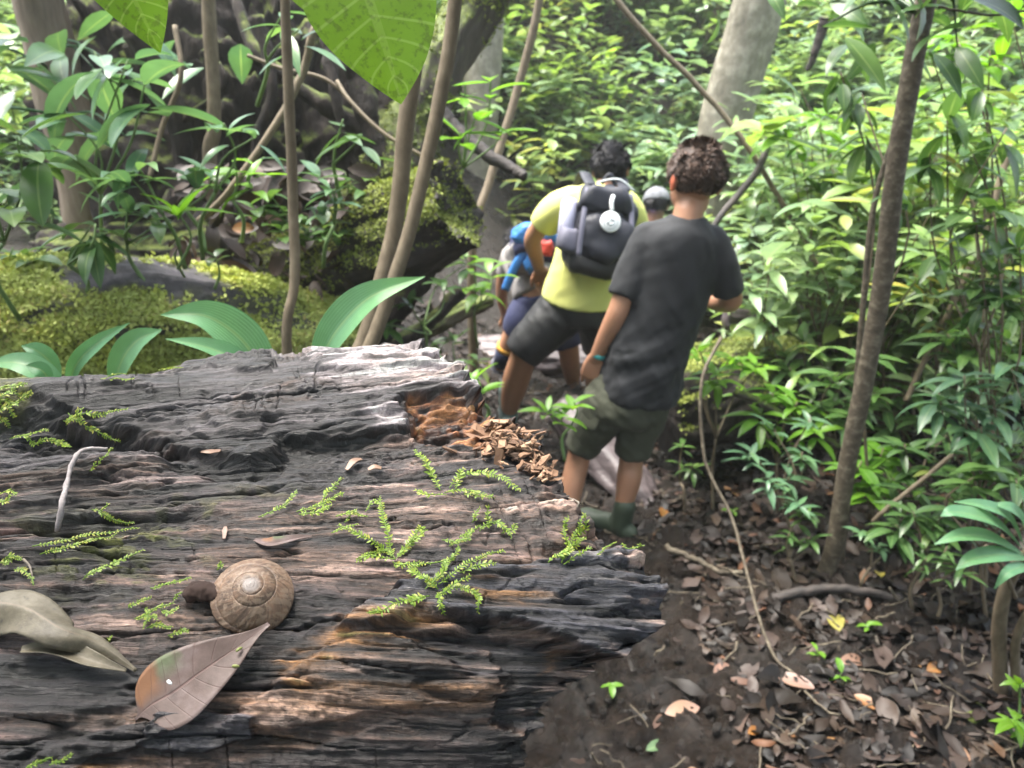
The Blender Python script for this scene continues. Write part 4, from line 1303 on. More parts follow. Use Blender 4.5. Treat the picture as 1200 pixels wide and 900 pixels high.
LP('young_tree', 'young tree with arching wide leaves at the far left edge', [(20, 160, 1.6), (45, 180, 1.62), (-20, 210, 1.6), (10, 240, 1.6)], (20, 360, 1.75), .14, m=5, W=.38, el=.1, k=.8, kind='oval', tone=.5)
LP('seedling', 'low mixed green seedlings at the left edge beside the mossy log', [(15, 290, 1.9), (40, 305, 1.9), (-10, 320, 1.85), (30, 330, 1.9)], (15, 360, 1.9), .10, m=6, W=.35, el=.3, tone=.55)
LP('seedling', 'long-leaved seedling under the near hanging leaf, tips pointing down', [(402, 140, 2.1), (425, 160, 2.1)], (400, 230, 2.2), .14, m=4, W=.3, el=-.3, k=.3, tone=.3)
LP('seedling', 'pair of long narrow leaves above the black stump behind the crossing saplings', [(330, 18, 2.0), (350, 35, 2.0)], (300, 110, 2.3), .16, m=4, W=.24, el=.2, k=.6, mat='leaf_blue', tone=.5)
LP('seedling', 'dark ferny plant beneath the mossy trunk stub', [(455, 380, 2.3), (480, 350, 2.35), (520, 330, 2.6), (545, 310, 2.7)], (500, 420, 2.6), .09, m=6, W=.35, el=.3, tone=.5)
LP('seedling', 'bright leafed sapling branch right of the leaning mossy trunk', [(545, 100, 2.4), (575, 95, 2.4), (560, 130, 2.4), (590, 150, 2.45), (540, 155, 2.4)], (520, 260, 2.6), .11, m=4, W=.42, el=.1, k=.3, kind='oval', mat='leaf_bright', tone=.4)
LP('seedling', 'light green seedling left of the hikers behind the mossy branch', [(545, 300, 3.1), (575, 318, 3.2), (560, 340, 3.1)], (560, 400, 3.3), .14, m=6, W=.35, el=.3, mat='leaf_bright', tone=.6)
LP('seedling', 'thin-leaved weed patch on the ground left of the hikers', [(530, 395, 3.4), (500, 410, 3.2), (560, 420, 3.5), (545, 440, 3.2)], (535, 440, 3.4), .11, m=6, W=.3, el=.35, tone=.65)
LP('seedling', 'bright yellow-green seedling growing between log and the boy in black', [(672, 470, 2.25), (640, 482, 2.22), (660, 488, 2.22)], (662, 530, 2.25), .085, m=6, W=.34, el=.55, k=.6, mat='leaf_bright', tone=.5)
LP('seedling', 'two bright leaves growing up at the back edge of the log left of the hikers', [(555, 440, 1.75), (562, 455, 1.75)], (565, 500, 1.8), .075, m=4, W=.35, el=.7, mat='leaf_bright', tone=.4)
LP('seedling', 'pale broad-leaved seedling in front of the stump right of the lone slim stem', [(372, 205, 2.0), (392, 225, 2.0), (380, 240, 2.0)], (378, 300, 2.1), .09, m=6, W=.36, el=.3, mat='leaf_blue', tone=.7)
LP('seedling', 'narrow-leaved seedling between the short thick stem and the diagonal stem', [(275, 190, 2.0), (292, 205, 2.0)], (282, 270, 2.1), .11, m=6, W=.26, el=.35, mat='leaf_bright', tone=.5)
LP('seedling', 'light leafed sprig at the top left behind the vine-wrapped trunk', [(15, 40, 3.1), (-10, 80, 3.1), (135, 60, 3.1), (130, 120, 3.1), (10, 110, 3.1)], (70, 330, 3.2), .18, m=7, W=.34, el=.2, mat='leaf_far', tone=.7, below=1)
LP('seedling', 'whitish-leaved seedling left of the drooping dry purple seedling', [(170, 250, 1.85), (150, 238, 1.85), (185, 262, 1.85)], (170, 320, 1.9), .085, m=6, W=.36, el=.35, mat='leaf_blue', tone=.8)
for lab, pts, r in [('thin pale root hanging in front of the black stump', [(205, 30, 2.55), (212, 90, 2.5), (190, 150, 2.5), (175, 210, 2.45)], .008),
                    ('thin grey root looping across the stump under the big hanging leaf', [(290, 65, 2.5), (330, 80, 2.5), (385, 95, 2.5), (430, 140, 2.5)], .006),
                    ('long grey root slanting down the stump to the mossy stub', [(395, 95, 2.5), (412, 120, 2.45), (455, 160, 2.4), (520, 195, 2.4)], .006)]:
    c_ = spline(np.array([P(*q) for q in pts]), 30)
    V, F = tube(c_, r, 7)
    tag(Geo().add(V, F).build('hanging_root', M['bark_stem']), lab, 'root')
# the two big leaves hanging into the top of the frame
hero('hanging_leaf', 'big spotted yellow-green leaf hanging close in from the top of the frame', [
    ([(385, -130, .95), (412, -60, .93), (436, 10, .91), (456, 70, .90), (470, 122, .895)], .150, .7, .12, [.25, -.95, .1])], 'leaf_near', 'leaf', stem=[[(360, -200, 1.0), (385, -130, .95)]])
hero('hanging_leaf', 'smaller bright green leaf hanging in from the top left of the frame', [
    ([(105, -110, .9), (130, -50, .9), (160, 5, .9), (188, 62, .9)], .090, .3, .15, [.5, -.8, .2]),
    ([(330, -40, 1.1), (350, -10, 1.1), (372, 22, 1.1)], .035, .6, .15, [.3, -.8, .3])], 'leaf_near', 'leaf', stem=[[(60, -140, .95), (105, -110, .9)]])
# ------------------------------------------------------------------ things lying on the big log
def snail():
    p, n = on_log(298, 702, 30)
    view = unit(CAM - p)
    ax = unit(n * .75 + view * .45)                          # shell axis
    e1 = unit(np.cross([0, 0, 1.0], ax)); e2 = np.cross(ax, e1)
    R = 47.5 / FOC * ((p - CAM) @ np.array([0, CP, -SP]))
    ang0 = math.radians(-75)
    nr, na = 150, 240
    rr = np.linspace(0, 1, nr)
    th = np.linspace(0, 2 * np.pi, na, endpoint=False)
    r, t = np.meshgrid(rr, th, indexing='ij')
    k = .95                                                   # growth per turn of the whorls
    turns = np.log(np.maximum(r, .02)) / np.log(1 + k) - (t - ang0) / (2 * np.pi)
    u = turns - np.floor(turns)                               # position across the whorl
    dome = .66 * (1 - r ** 1.75)
    whorl_b = .034 * np.sin(np.pi * u) ** .6 * (.35 + .65 * r) * sstep(.10, .30, r)
    sut = -.015 * np.exp(-(np.minimum(u, 1 - u) / .05) ** 2) * (.4 + .6 * r) * sstep(.10, .30, r)
    out = 1 - .05 * ((t - ang0) % (2 * np.pi)) / (2 * np.pi) * r ** 3
    q = np.stack([np.cos(t).ravel() * r.ravel() * 9, np.sin(t).ravel() * r.ravel() * 9, turns.ravel() * 2], 1)
    q2 = np.stack([np.cos(t + 1.1 * r).ravel() * 30, np.sin(t + 1.1 * r).ravel() * 30, r.ravel() * 5], 1)
    gro = fbm(q2, 3, 300).reshape(r.shape)
    z = dome + whorl_b + sut + .008 * fbm(q, 3, 301).reshape(r.shape) + .016 * gro * r
    x, y = r * out * np.cos(t), r * out * np.sin(t)
    # under side
    V = np.stack([x, y, z], -1)
    rows = [V]
    for s_, zz in ((1.0, -.10), (.95, -.20), (.80, -.28), (.5, -.26), (.15, -.2)):
        rim = np.stack([x[-1] * s_, y[-1] * s_, np.full(na, zz)], -1)
        rows.append(rim[None])
    V = np.concatenate(rows, 0)
    c0 = p + n * (.20 * R)
    W = c0 + R * (V[..., :1] * e1 + V[..., 1:2] * e2 + V[..., 2:] * ax)
    base = np.array((.105, .062, .038)); light = np.array((.185, .13, .09)); dark = np.array((.060, .034, .022)); ap = np.array((.17, .145, .135))
    mo = fbm(q * .5, 4, 305).reshape(r.shape)
    scr = sstep(.22, .34, np.abs(fbm(np.stack([x.ravel() * 7 + 2 * mo.ravel(), y.ravel() * 7, r.ravel()], 1), 3, 306)).reshape(r.shape))
    C = base * (1 + .7 * mo + .7 * gro)[..., None]
    k1 = (scr * .7)[..., None]; C = C * (1 - k1) + light * k1
    k2 = (np.exp(-(np.minimum(u, 1 - u) / .05) ** 2) * .35 * sstep(.1, .4, r))[..., None]; C = C * (1 - k2) + dark * k2
    k3 = sstep(.27 + .12 * mo, .12, r)[..., None]; C = C * (1 - k3) + ap * (1 + .6 * mo[..., None] + .3 * gro[..., None]) * k3
    C = np.concatenate([C] + [np.tile(dark, (1, na, 1))] * 5, 0)
    t_ = thing('snail', 'brown snail shell with a pale worn tip sitting on the log', 'snail', p)
    g = Geo().add(W.reshape(-1, 3), [grid_faces(nr + 5, na, True)])
    m = NT('brown_shell')
    m.set(Base_Color=m.attr('tint').outputs['Color'], Roughness=.55)
    m.bump(m.noise(900, 4, .7), .25, .0006)
    g.build('shell', m.m, t_, True, np.clip(C, .01, 1).reshape(-1, 3))
    # dark wrinkled foot behind the shell
    a, _ = on_log(262, 700); b, nb = on_log(222, 698)
    g = Geo()
    c = spline([a + nb * .006, (a + b) / 2 + nb * .007, b + nb * .005], 40)
    V, F = tube(c, np.interp(np.linspace(0, 1, 40), [0, .5, .85, 1], [.0070, .0075, .0072, .0045]), 24, .75)
    N = V - np.vstack([np.repeat(c, 24, 0), c[:1], c[-1:]])
    V = V + N * (.35 * fbm(V * np.array([220, 420, 900]), 3, 310))[:, None]
    g.add(V, F)
    m = NT('dark_snail_flesh'); m.set(Base_Color=(.028, .017, .014), Roughness=.85); m.b.inputs['Specular IOR Level'].default_value = .2
    g.build('foot', m.m, t_)
snail()

def log_leaf(name, label, pts, widths, mat, lift, up=None, fold=.15, wave=0., cup=0., tone=.5, cat='leaf', nx=17, n=60, stemr=0.0, group=None):
    P3 = []
    nn = []
    for (x, y), h in zip(pts, lift):
        p, n_ = on_log(x, y, 12)
        P3.append(p + n_ * h); nn.append(n_)
    c = spline(P3, n)
    w = np.interp(np.linspace(0, 1, n), np.linspace(0, 1, len(widths)), widths)
    w = np.convolve(np.pad(w, 3, 'edge'), np.ones(7) / 7, 'valid')
    dep = (np.mean(P3, 0) - CAM) @ np.array([0, CP, -SP])
    w = np.maximum(w, .5) / FOC * dep
    g = Geo()
    ribbon(g, c, w, np.mean(nn, 0) if up is None else up, fold, nx, tone, wave, cup)
    o = g.build(name, mat)
    sd = o.modifiers.new('thickness', 'SOLIDIFY'); sd.thickness = .0006
    return tag(o, label, cat, group)

def purple_leaf_mat():
    m = NT('purple_brown_dead_leaf')
    ac = m.math('ABSOLUTE', m.attr('across').outputs['Fac']); al = m.attr('along').outputs['Fac']
    sg = m.attr('across').outputs['Fac']
    c = m.ramp(m.noise(38, 5, .6), [(.32, (.055, .036, .031)), (.52, (.100, .070, .063)), (.7, (.165, .128, .125))])
    # orange and green rotting patches near the stalk end
    k = m.math('ADD', m.math('MULTIPLY', al, 1.0), m.math('MULTIPLY', m.noise(60, 3), .22))
    side = m.math('MULTIPLY', m.math('GREATER_THAN', m.math('MULTIPLY', sg, -1.0), -.15), 1.0)
    org = m.math('MULTIPLY', m.ramp(k, [(.20, (0,) * 3), (.26, (1,) * 3), (.40, (1,) * 3), (.50, (0,) * 3)]), m.ramp(m.math('MULTIPLY', sg, -1.0), [(.05, (0,) * 3), (.5, (1,) * 3)]))
    c = m.mix(c, (.24, .10, .03), m.math('MULTIPLY', org, .5))
    grn = m.math('MULTIPLY', m.ramp(k, [(.42, (0,) * 3), (.50, (1,) * 3), (.60, (1,) * 3), (.68, (0,) * 3)]), m.ramp(m.math('MULTIPLY', sg, -1.0), [(.35, (0,) * 3), (.8, (1,) * 3)]))
    c = m.mix(c, (.10, .20, .07), m.math('MULTIPLY', grn, .35))
    ph = m.math('FRACT', m.math('MULTIPLY', m.math('SUBTRACT', al, m.math('MULTIPLY', ac, .10)), 9.0))
    v = m.ramp(ph, [(.0, (1,) * 3), (.045, (0,) * 3), (.955, (0,) * 3), (1, (1,) * 3)])
    rib = m.ramp(ac, [(.015, (1,) * 3), (.045, (0,) * 3)])
    vv = m.math('MAXIMUM', m.math('MULTIPLY', v, .55), rib)
    c = m.mix(c, (.10, .058, .052), m.math('MULTIPLY', vv, .85))
    m.set(Base_Color=c, Roughness=.55)
    m.b.inputs['Specular IOR Level'].default_value = .3
    fine = m.noise(500, 3)
    m.bump(m.math('ADD', m.math('MULTIPLY', vv, -1.0), m.math('MULTIPLY', fine, .3)), .5, .0008)
    return m.m
M['purple_leaf'] = purple_leaf_mat()
def dry_leaf_mat():
    m = NT('grey_tan_dry_leaf')
    ac = m.math('ABSOLUTE', m.attr('across').outputs['Fac'])
    c = m.ramp(m.noise(45, 5, .65), [(.3, (.045, .036, .022)), (.5, (.090, .076, .050)), (.7, (.15, .13, .095))])
    sp = m.noise(150, 3, .6)
    c = m.mix((.05, .04, .03), c, m.ramp(sp, [(.30, (0,) * 3), (.36, (1,) * 3)]))
    c = m.mix(c, (.12, .09, .06), m.math('MULTIPLY', m.ramp(ac, [(.02, (1,) * 3), (.06, (0,) * 3)]), .7))
    m.set(Base_Color=c, Roughness=.6)
    m.bump(m.noise(160, 5), .5, .0015)
    return m.m
M['dry_leaf'] = dry_leaf_mat()

log_leaf('dead_leaf', 'purple-brown veined dead leaf lying just below the snail shell',
         [(160, 842), (178, 830), (205, 812), (240, 789), (280, 765), (318, 738)],
         [2.5, 4, 56, 80, 86, 86, 80, 70, 54, 33, 12, 4], M['purple_leaf'], [.001, .003, .006, .008, .009, .009], fold=.06, cup=.10, wave=.018)
log_leaf('dead_leaf', 'curled grey-tan dry leaf at the left edge of the log',
         [(-40, 725), (0, 728), (40, 738), (80, 757), (115, 770), (162, 788)],
         [56, 58, 60, 56, 46, 32, 15, 3], M['dry_leaf'], [.010, .018, .020, .020, .014, .004], fold=-.10, wave=.30, cup=-.45)
log_leaf('dead_leaf', 'underside flap of a dry brown leaf tucked below the curled grey-tan leaf',
         [(28, 768), (70, 770), (110, 782), (150, 788)], [8, 26, 20, 3], M['dry_leaf'], [.006, .010, .008, .004], fold=.2, cup=.3)
log_leaf('dead_leaf', 'small folded dark purple leaf scrap above the snail shell',
         [(300, 633), (320, 640), (345, 632), (366, 628)], [3, 16, 9, 2], M['purple_leaf'], [.002, .005, .003, .002], fold=.4)
log_leaf('leaf_scrap', 'tiny tan leaf scrap above the snail shell', [(267, 617), (266, 624), (265, 631)], [3, 6, 3], M['dead_brown'], [.002, .003, .002])
log_leaf('leaf_scrap', 'pale tan wood flake in the middle of the log beside the grey plate', [(430, 551), (440, 550), (448, 549)], [4, 7, 4], M['dead_brown'], [.003, .004, .003])
log_leaf('leaf_scrap', 'orange-tan flake on the grey top plate of the log', [(236, 533), (248, 530), (257, 529)], [3, 6, 3], M['dead_brown'], [.002, .003, .002])
log_leaf('leaf_scrap', 'rusty curled bark scrap under the edge of the grey plate', [(408, 552), (416, 545), (425, 540)], [4, 9, 4], M['dead_brown'], [.003, .005, .004])
for k, (x, y, lab) in enumerate([(284, 768, 'white speck of bark high on the veined purple leaf'), (278, 790, 'thin white sliver low on the veined purple leaf'), (208, 802, 'white crumb near the orange end of the veined purple leaf')]):
    p, n = on_log(x, y)
    g = Geo()
    d = unit(LA * .8 + LB * (.6 - .9 * k))
    V, F = tube(spline([p + n * .0115 - d * .0025, p + n * .0122, p + n * .0115 + d * .0025], 6), [.0003, .0009, .0011, .001, .0008, .0003], 6)
    tag(g.add(V, F).build('bark_chip', M['dead_yellow'] if k < 2 else M['white']), lab, 'bark chip')

# grey bent twig on the left
def twig(label, px, lift, r, mat=None):
    pts = []
    for (x, y), h in zip(px, lift):
        p, n = on_log(x, y); pts.append(p + n * h)
    c = spline(pts, 40)
    V, F = tube(c, np.linspace(r, r * .7, 40), 10)
    N = V - np.vstack([np.repeat(c, 10, 0), c[:1], c[-1:]])
    V = V + N * (.6 * fbm(V * 240, 2, 320))[:, None]
    return tag(Geo().add(V, F).build('twig', mat or M['twig_grey']), label, 'twig')
twig('bent grey twig lying on the left part of the log', [(71, 626), (78, 600), (84, 575), (92, 552), (108, 540), (128, 532)], [.004, .008, .011, .013, .012, .006], .0021)
twig('thin dark twig on the log left of the snail', [(28, 655), (36, 668), (42, 682)], [.004, .005, .004], .0008, M['twig'])
twig('tiny pale splinter near the frayed tip of the log', [(668, 570), (676, 580), (684, 588)], [.003, .004, .003], .0009, M['twig'])

# crumbs of orange rotten wood: splinters, flakes and dust
g = Geo()
for _ in range(240):
    x, y = (rng.normal(592, 20), rng.normal(519, 10)) if rng.random() < .65 else (rng.normal(632, 10), rng.normal(546, 9))
    if x > 655: continue
    p, n = on_log(x, y, 4)
    d = unit(rng.normal(0, .8, 3) + LA * rng.choice([-1, 1]))
    s = rng.choice([.0007, .0012, .0018, .0026], p=[.3, .35, .25, .1])
    e = unit(np.cross(d, n)); f = np.cross(e, d)
    V = np.array([[a_, b_, c_] for a_ in (-1, -.2, .5, 1) for b_ in (-1, 1) for c_ in (-1, 1)], float)
    V += rng.normal(0, .35, V.shape)
    V *= np.array([s * rng.uniform(1.4, 4.0), s * rng.uniform(.5, 1.1), s * rng.uniform(.25, .6)])
    fc = []
    for k in range(3):
        o = k * 4
        fc += [[o, o + 1, o + 5, o + 4], [o + 1, o + 3, o + 7, o + 5], [o + 3, o + 2, o + 6, o + 7], [o + 2, o, o + 4, o + 6]]
    fc += [[0, 2, 3, 1], [12, 13, 15, 14]]
    g.add(p + n * rng.uniform(.0005, .0075) + V[:, :1] * d + V[:, 1:2] * e + V[:, 2:] * f, [np.array(fc)], tone=np.clip(rng.normal(.42, .28), 0, 1))
m = NT('rotten_wood_crumb')
m.set(Base_Color=m.ramp(m.attr('tone').outputs['Fac'], [(0, (.05, .028, .018)), (.5, (.20, .11, .065)), (1, (.34, .22, .14))]), Roughness=.85)
m.bump(m.noise(600, 4), .5, .001)
tag(g.build('wood_crumbs', m.m, smooth=False), 'crumbled orange-brown rotten wood on the top right edge of the log', None, None, 'stuff')

# creeping fern-like moss: sprigs with two rows of tiny leaves
def fern(label, lines, sz=7.0, tone=.5, dens=1.0):
    """lines: photo polylines of the little stems; sz: leaflet length in photo px"""
    gl, gst = Geo(), Geo()
    for ln in lines:
        pp, nn = [], []
        ln = np.asarray(ln, float)
        q = spline(ln, 14)
        for k, (x, y) in enumerate(q):
            p, n = on_log(x, y, 5)
            pp.append(p); nn.append(n)
        pp = np.array(pp); nn = np.array(nn)
        for _ in range(2):
            pp[1:-1] = (pp[:-2] + pp[1:-1] * 2 + pp[2:]) / 4
        pp = pp + nn * np.linspace(.002, .0065, 14)[:, None]
        dep = (pp.mean(0) - CAM) @ np.array([0, CP, -SP])
        L = .82 * sz / FOC * dep
        seg = np.linalg.norm(np.diff(pp, axis=0), axis=1).sum()
        c = spline(pp, 30)
        V, F = tube(c, .00045, 5)
        gl.add(V, F, tone=0., across=1., along=.5)
        m = max(4, int(seg / (L * .36) * dens))
        idx = np.linspace(2, 29, m).astype(int)
        T = np.gradient(c, axis=0); T /= np.linalg.norm(T, axis=1)[:, None]
        N = np.array([nn[min(13, i * 14 // 30)] for i in idx])
        taper = .55 + .45 * np.sin(np.pi * np.linspace(.12, .97, m))
        for s in (1, -1):
            S = np.cross(T[idx], N) * s
            d = S * .85 + T[idx] * .55 + N * rng.uniform(-.05, .3, (m, 1)) + rng.normal(0, .12, (m, 3))
            l = L * taper * rng.uniform(.55, 1.25, m) * np.where(rng.uniform(0, 1, m) < .15, .3, 1)
            leaves(gl, c[idx], d, N + rng.normal(0, .25, (m, 3)), l, l * .36, rng.uniform(0, .7, m), np.clip(tone + rng.normal(0, .3, m), 0, 1), 'oval', rows=3, fold=.2)
    t = thing('fern_moss', label, 'creeping moss', gl.v[0].mean(0), 'sprigs of creeping fern moss on the log')
    gl.build('foliage', M['fern'], t)
fern('large bright fern-moss sprig arching to the right below the orange rot', [[(525, 572), (545, 556), (570, 556), (592, 564), (608, 580)], [(518, 575), (508, 558), (500, 545), (488, 533)], [(520, 578), (540, 576), (556, 580), (570, 586)], [(535, 574), (540, 562), (541, 554)], [(522, 580), (500, 582), (490, 580)], [(545, 578), (560, 584), (578, 588)]], 8.5)
fern('fern-moss clump with a tall sprig pointing up at the middle of the log', [[(462, 655), (456, 630), (450, 605), (447, 588)], [(462, 652), (445, 640), (420, 628), (400, 622)], [(465, 655), (440, 655), (420, 660)], [(466, 655), (485, 636), (500, 628)], [(470, 650), (478, 640), (495, 620), (482, 640)], [(462, 660), (475, 665), (492, 662)]], 7.5)
fern('fern-moss sprig of three short stems right of the tall middle sprig', [[(560, 622), (575, 612), (588, 618), (602, 634)], [(575, 618), (572, 605), (574, 600)], [(590, 625), (600, 622), (604, 618)]], 7)
fern('little fern-moss sprig standing between the tall sprig and the arching sprig', [[(555, 612), (558, 606), (561, 600)]], 6)
fern('fern-moss tuft on the dark ridge near the log tip, two bright fans', [[(660, 660), (665, 645), (672, 630), (680, 612)], [(655, 655), (670, 642), (684, 636)], [(645, 660), (660, 650), (672, 648)], [(662, 662), (680, 655), (690, 650)], [(668, 640), (660, 625), (664, 610)], [(672, 625), (684, 618), (688, 608)]], 7)
fern('wide fern-moss mat creeping over the edge of the lower dark ridge', [[(515, 685), (540, 668), (565, 655), (590, 652)], [(515, 690), (500, 678), (480, 670), (520, 662)], [(520, 690), (545, 690), (560, 700), (555, 715)], [(512, 700), (530, 690), (548, 678)], [(518, 695), (515, 705), (520, 716)], [(515, 680), (525, 660), (540, 648)], [(540, 672), (560, 668), (580, 668)], [(500, 690), (520, 672), (530, 655)]], 7.5, .55)
fern('long bright fern-moss frond reaching left under the lower dark ridge', [[(505, 698), (485, 702), (465, 710), (445, 722), (432, 722)], [(500, 700), (490, 706), (478, 710)]], 9)
fern('fern-moss twigs between the snail and the middle sprig', [[(420, 655), (440, 648), (455, 645)], [(405, 612), (418, 606), (428, 610)], [(430, 600), (440, 590), (450, 600)], [(390, 625), (405, 622), (420, 620)]], 5.5)
fern('bright fern-moss frond above the snail pointing right', [[(305, 607), (325, 600), (340, 590), (348, 580)], [(350, 600), (370, 595), (388, 588), (402, 582)], [(352, 603), (372, 602), (390, 598)], [(380, 590), (386, 578), (400, 566)], [(395, 605), (408, 604), (420, 606)]], 6.5)
fern('thin fern-moss stems on the right bend below the orange flakes', [[(528, 640), (545, 634), (555, 628)], [(540, 630), (552, 625), (560, 618)], [(520, 633), (538, 637), (552, 636)]], 5.5)
fern('fern-moss branch growing on the grey plate at the upper left', [[(78, 495), (95, 490), (120, 487), (152, 486)], [(80, 488), (100, 498), (120, 508), (145, 515)], [(95, 492), (92, 484), (100, 486)], [(78, 498), (88, 494), (100, 496)]], 6, .6)
fern('fern-moss fringe hanging over the dark hollow at the upper left', [[(15, 515), (40, 512), (62, 508)], [(30, 512), (48, 520), (66, 518)], [(60, 515), (75, 522), (84, 530)]], 5.5, .6)
fern('yellow-green fern-moss cushion at the left end of the log top', [[(-5, 475), (8, 466), (25, 458)], [(0, 485), (10, 480), (22, 488)], [(5, 470), (20, 474), (38, 466)], [(-5, 460), (15, 455), (35, 455)], [(-5, 492), (5, 490), (14, 496)], [(20, 462), (32, 465), (44, 460)]], 6.5, .7, 1.3)
fern('yellowish fern-moss line on the rim of the log top', [[(120, 446), (135, 442), (150, 445)], [(130, 448), (142, 448), (160, 450)], [(185, 434), (200, 434), (215, 436)]], 4.5, .85)
fern('short fern-moss frond right of the foot of the grey twig', [[(110, 598), (125, 604), (140, 608), (160, 612)], [(120, 600), (130, 596)]], 5.5, .7)
fern('tiny fern-moss tuft on the end of the grey twig', [[(118, 546), (128, 536), (134, 532)], [(105, 555), (115, 548)]], 5, .6)
fern('long low fern-moss band left above the snail', [[(40, 640), (70, 638), (100, 634), (135, 630), (165, 626)], [(50, 648), (80, 645), (110, 640), (140, 636)]], 6, .75, 1.4)
fern('fern-moss frond left of the snail slanting up to the right', [[(105, 675), (125, 668), (145, 660), (170, 652)], [(100, 680), (112, 674), (124, 672)]], 7)
fern('dull fern-moss patch at the left edge of the log near the thin dark twig', [[(5, 658), (18, 655), (30, 662)], [(20, 668), (32, 672), (45, 690)], [(18, 650), (12, 664), (4, 668)], [(-4, 580), (12, 578), (24, 586)], [(0, 590), (10, 592), (18, 588)]], 6, .65)
fern('little fern-moss streak just left of the snail shell', [[(178, 690), (195, 687), (212, 685), (226, 684)], [(206, 702), (214, 700)]], 5)
fern('fern-moss clump left of the purple leaf below the snail foot', [[(152, 712), (165, 708), (178, 706)], [(170, 720), (185, 716), (205, 712)], [(160, 725), (175, 724), (190, 728)], [(175, 735), (190, 732), (205, 738)], [(170, 712), (178, 722), (172, 736)], [(200, 745), (212, 742), (225, 744)], [(190, 715), (200, 722), (212, 718)], [(128, 755), (136, 752)]], 5.5, .6, 1.3)
fern('single fern-moss leaflet tuft touching the upper left of the shell', [[(258, 662), (264, 668)], [(256, 668), (262, 664)]], 5.5)
fern('tiny fern-moss tuft low on the log bottom left', [[(30, 902), (48, 892), (62, 886)], [(60, 898), (75, 890), (88, 884)]], 5)
fern('tiny fern-moss sprig on the tip of the log beside a pink pebble', [[(728, 640), (738, 636), (746, 634)], [(700, 652), (712, 646), (722, 644)]], 5)
# ------------------------------------------------------------------ people
def limb(geo, pts, rad, sides=16, asp=1.0, ref=None, n=14):
    pts = np.asarray(pts, float)
    c = spline(np.hstack([pts, np.asarray(rad, float)[:, None]]), n)
    V, F = tube(c[:, :3], c[:, 3], sides, asp, ref)
    geo.add(V, F)
    geo.add(*ball(c[0, :3], c[0, 3] * .98, 12, 8))
    geo.add(*ball(c[-1, :3], c[-1, 3] * .98, 12, 8))

def sleeve(geo, pts, rad, sides=16, n=14):
    """cloth tube that ends in a flat hem"""
    pts = np.asarray(pts, float)
    c = spline(np.hstack([pts, np.asarray(rad, float)[:, None]]), n)
    V, F = tube(c[:, :3], c[:, 3], sides)
    geo.add(V, F)
    geo.add(*ball(c[0, :3], c[0, 3] * .98, 12, 8))

def torso(geo, rows, lat, n=24, sides=28):
    """rows: (centre xyz, half width, depth ratio)"""
    c = np.array([list(r[0]) + [r[1], r[2]] for r in rows], float)
    s = spline(c, n)
    V, F = tube(s[:, :3], s[:, 3], sides, s[:, 4], lat)
    geo.add(V, F)

def hand(geo, wrist, palm_dir, palm_n, size, curl=.5, thumb_side=1):
    """palm, four bent fingers of unequal length and a thumb that leaves the side of the palm"""
    d, n = unit(palm_dir), np.asarray(palm_n, float)
    n = unit(n - d * np.dot(n, d))
    s = np.cross(d, n) * thumb_side
    w = size * .21
    for k in range(5):
        u = (k - 2) / 2
        limb(geo, [wrist + s * u * w * .55, wrist + d * size * .25 + s * u * w * .85, wrist + d * size * .48 + s * u * w * .9], [size * .085, size * .085, size * .07], 10, n=6)
    for k, ln in enumerate((.40, .46, .43, .33)):
        b = wrist + d * size * .46 + s * w * (.95 - .63 * k)
        a1, a2 = curl * .55, curl * 1.2
        p1 = b + (d * math.cos(a1) + n * math.sin(a1)) * size * ln * .5
        p2 = p1 + (d * math.cos(a2) + n * math.sin(a2)) * size * ln * .32
        p3 = p2 + (d * math.cos(a2 * 1.4) + n * math.sin(a2 * 1.4)) * size * ln * .24
        limb(geo, [b, p1, p2, p3], [size * .052, size * .047, size * .042, size * .034], 9, n=9)
    b = wrist + d * size * .14 + s * w * .8
    p1 = b + (d * .62 + s * .60 + n * .35) * size * .20
    p2 = p1 + (d * .85 + s * .20 + n * .4) * size * .17
    p3 = p2 + (d * .9 + n * .35) * size * .10
    limb(geo, [b, p1, p2, p3], [size * .075, size * .062, size * .05, size * .038], 9, n=9)

def frame(look, up=(0, 0, 1)):
    f = unit(look)
    r = unit(np.cross(f, up))
    return f, r, np.cross(r, f)

def head(geo, c, s, look, up=(0, 0, 1)):
    """skull, jaw, nose, brow, lips and ears; s = head height"""
    f, r, u = frame(look, up)
    def el(o, rr):
        V, F = ball([0, 0, 0], rr, 24, 16)
        geo.add(c + s * ((o[0] + V[:, :1]) * r + (o[1] + V[:, 1:2]) * f + (o[2] + V[:, 2:]) * u), F)
    el((0, -.04, .10), (.345, .42, .38))
    el((0, .10, -.16), (.27, .30, .32))
    el((0, .20, -.36), (.16, .17, .12))
    el((0, .385, -.07), (.05, .10, .08)); el((0, .36, .02), (.035, .07, .10))
    el((.13, .335, .07), (.11, .06, .035)); el((-.13, .335, .07), (.11, .06, .035))
    el((0, .35, -.23), (.10, .06, .028)); el((0, .345, -.265), (.085, .06, .026))
    for k in (1, -1):
        el((.345 * k, -.03, -.05), (.035, .085, .13)); el((.375 * k, -.07, -.02), (.022, .06, .10)); el((.355 * k, -.02, -.15), (.022, .04, .04))

def eyes(parent, c, s, look, up=(0, 0, 1)):
    f, r, u = frame(look, up)
    for k in (1, -1):
        g = Geo()
        g.add(*ball(c + s * (.135 * k * r + .345 * f + .0 * u), s * .042, 12, 8))
        g.build('eye', M['eye'], parent)

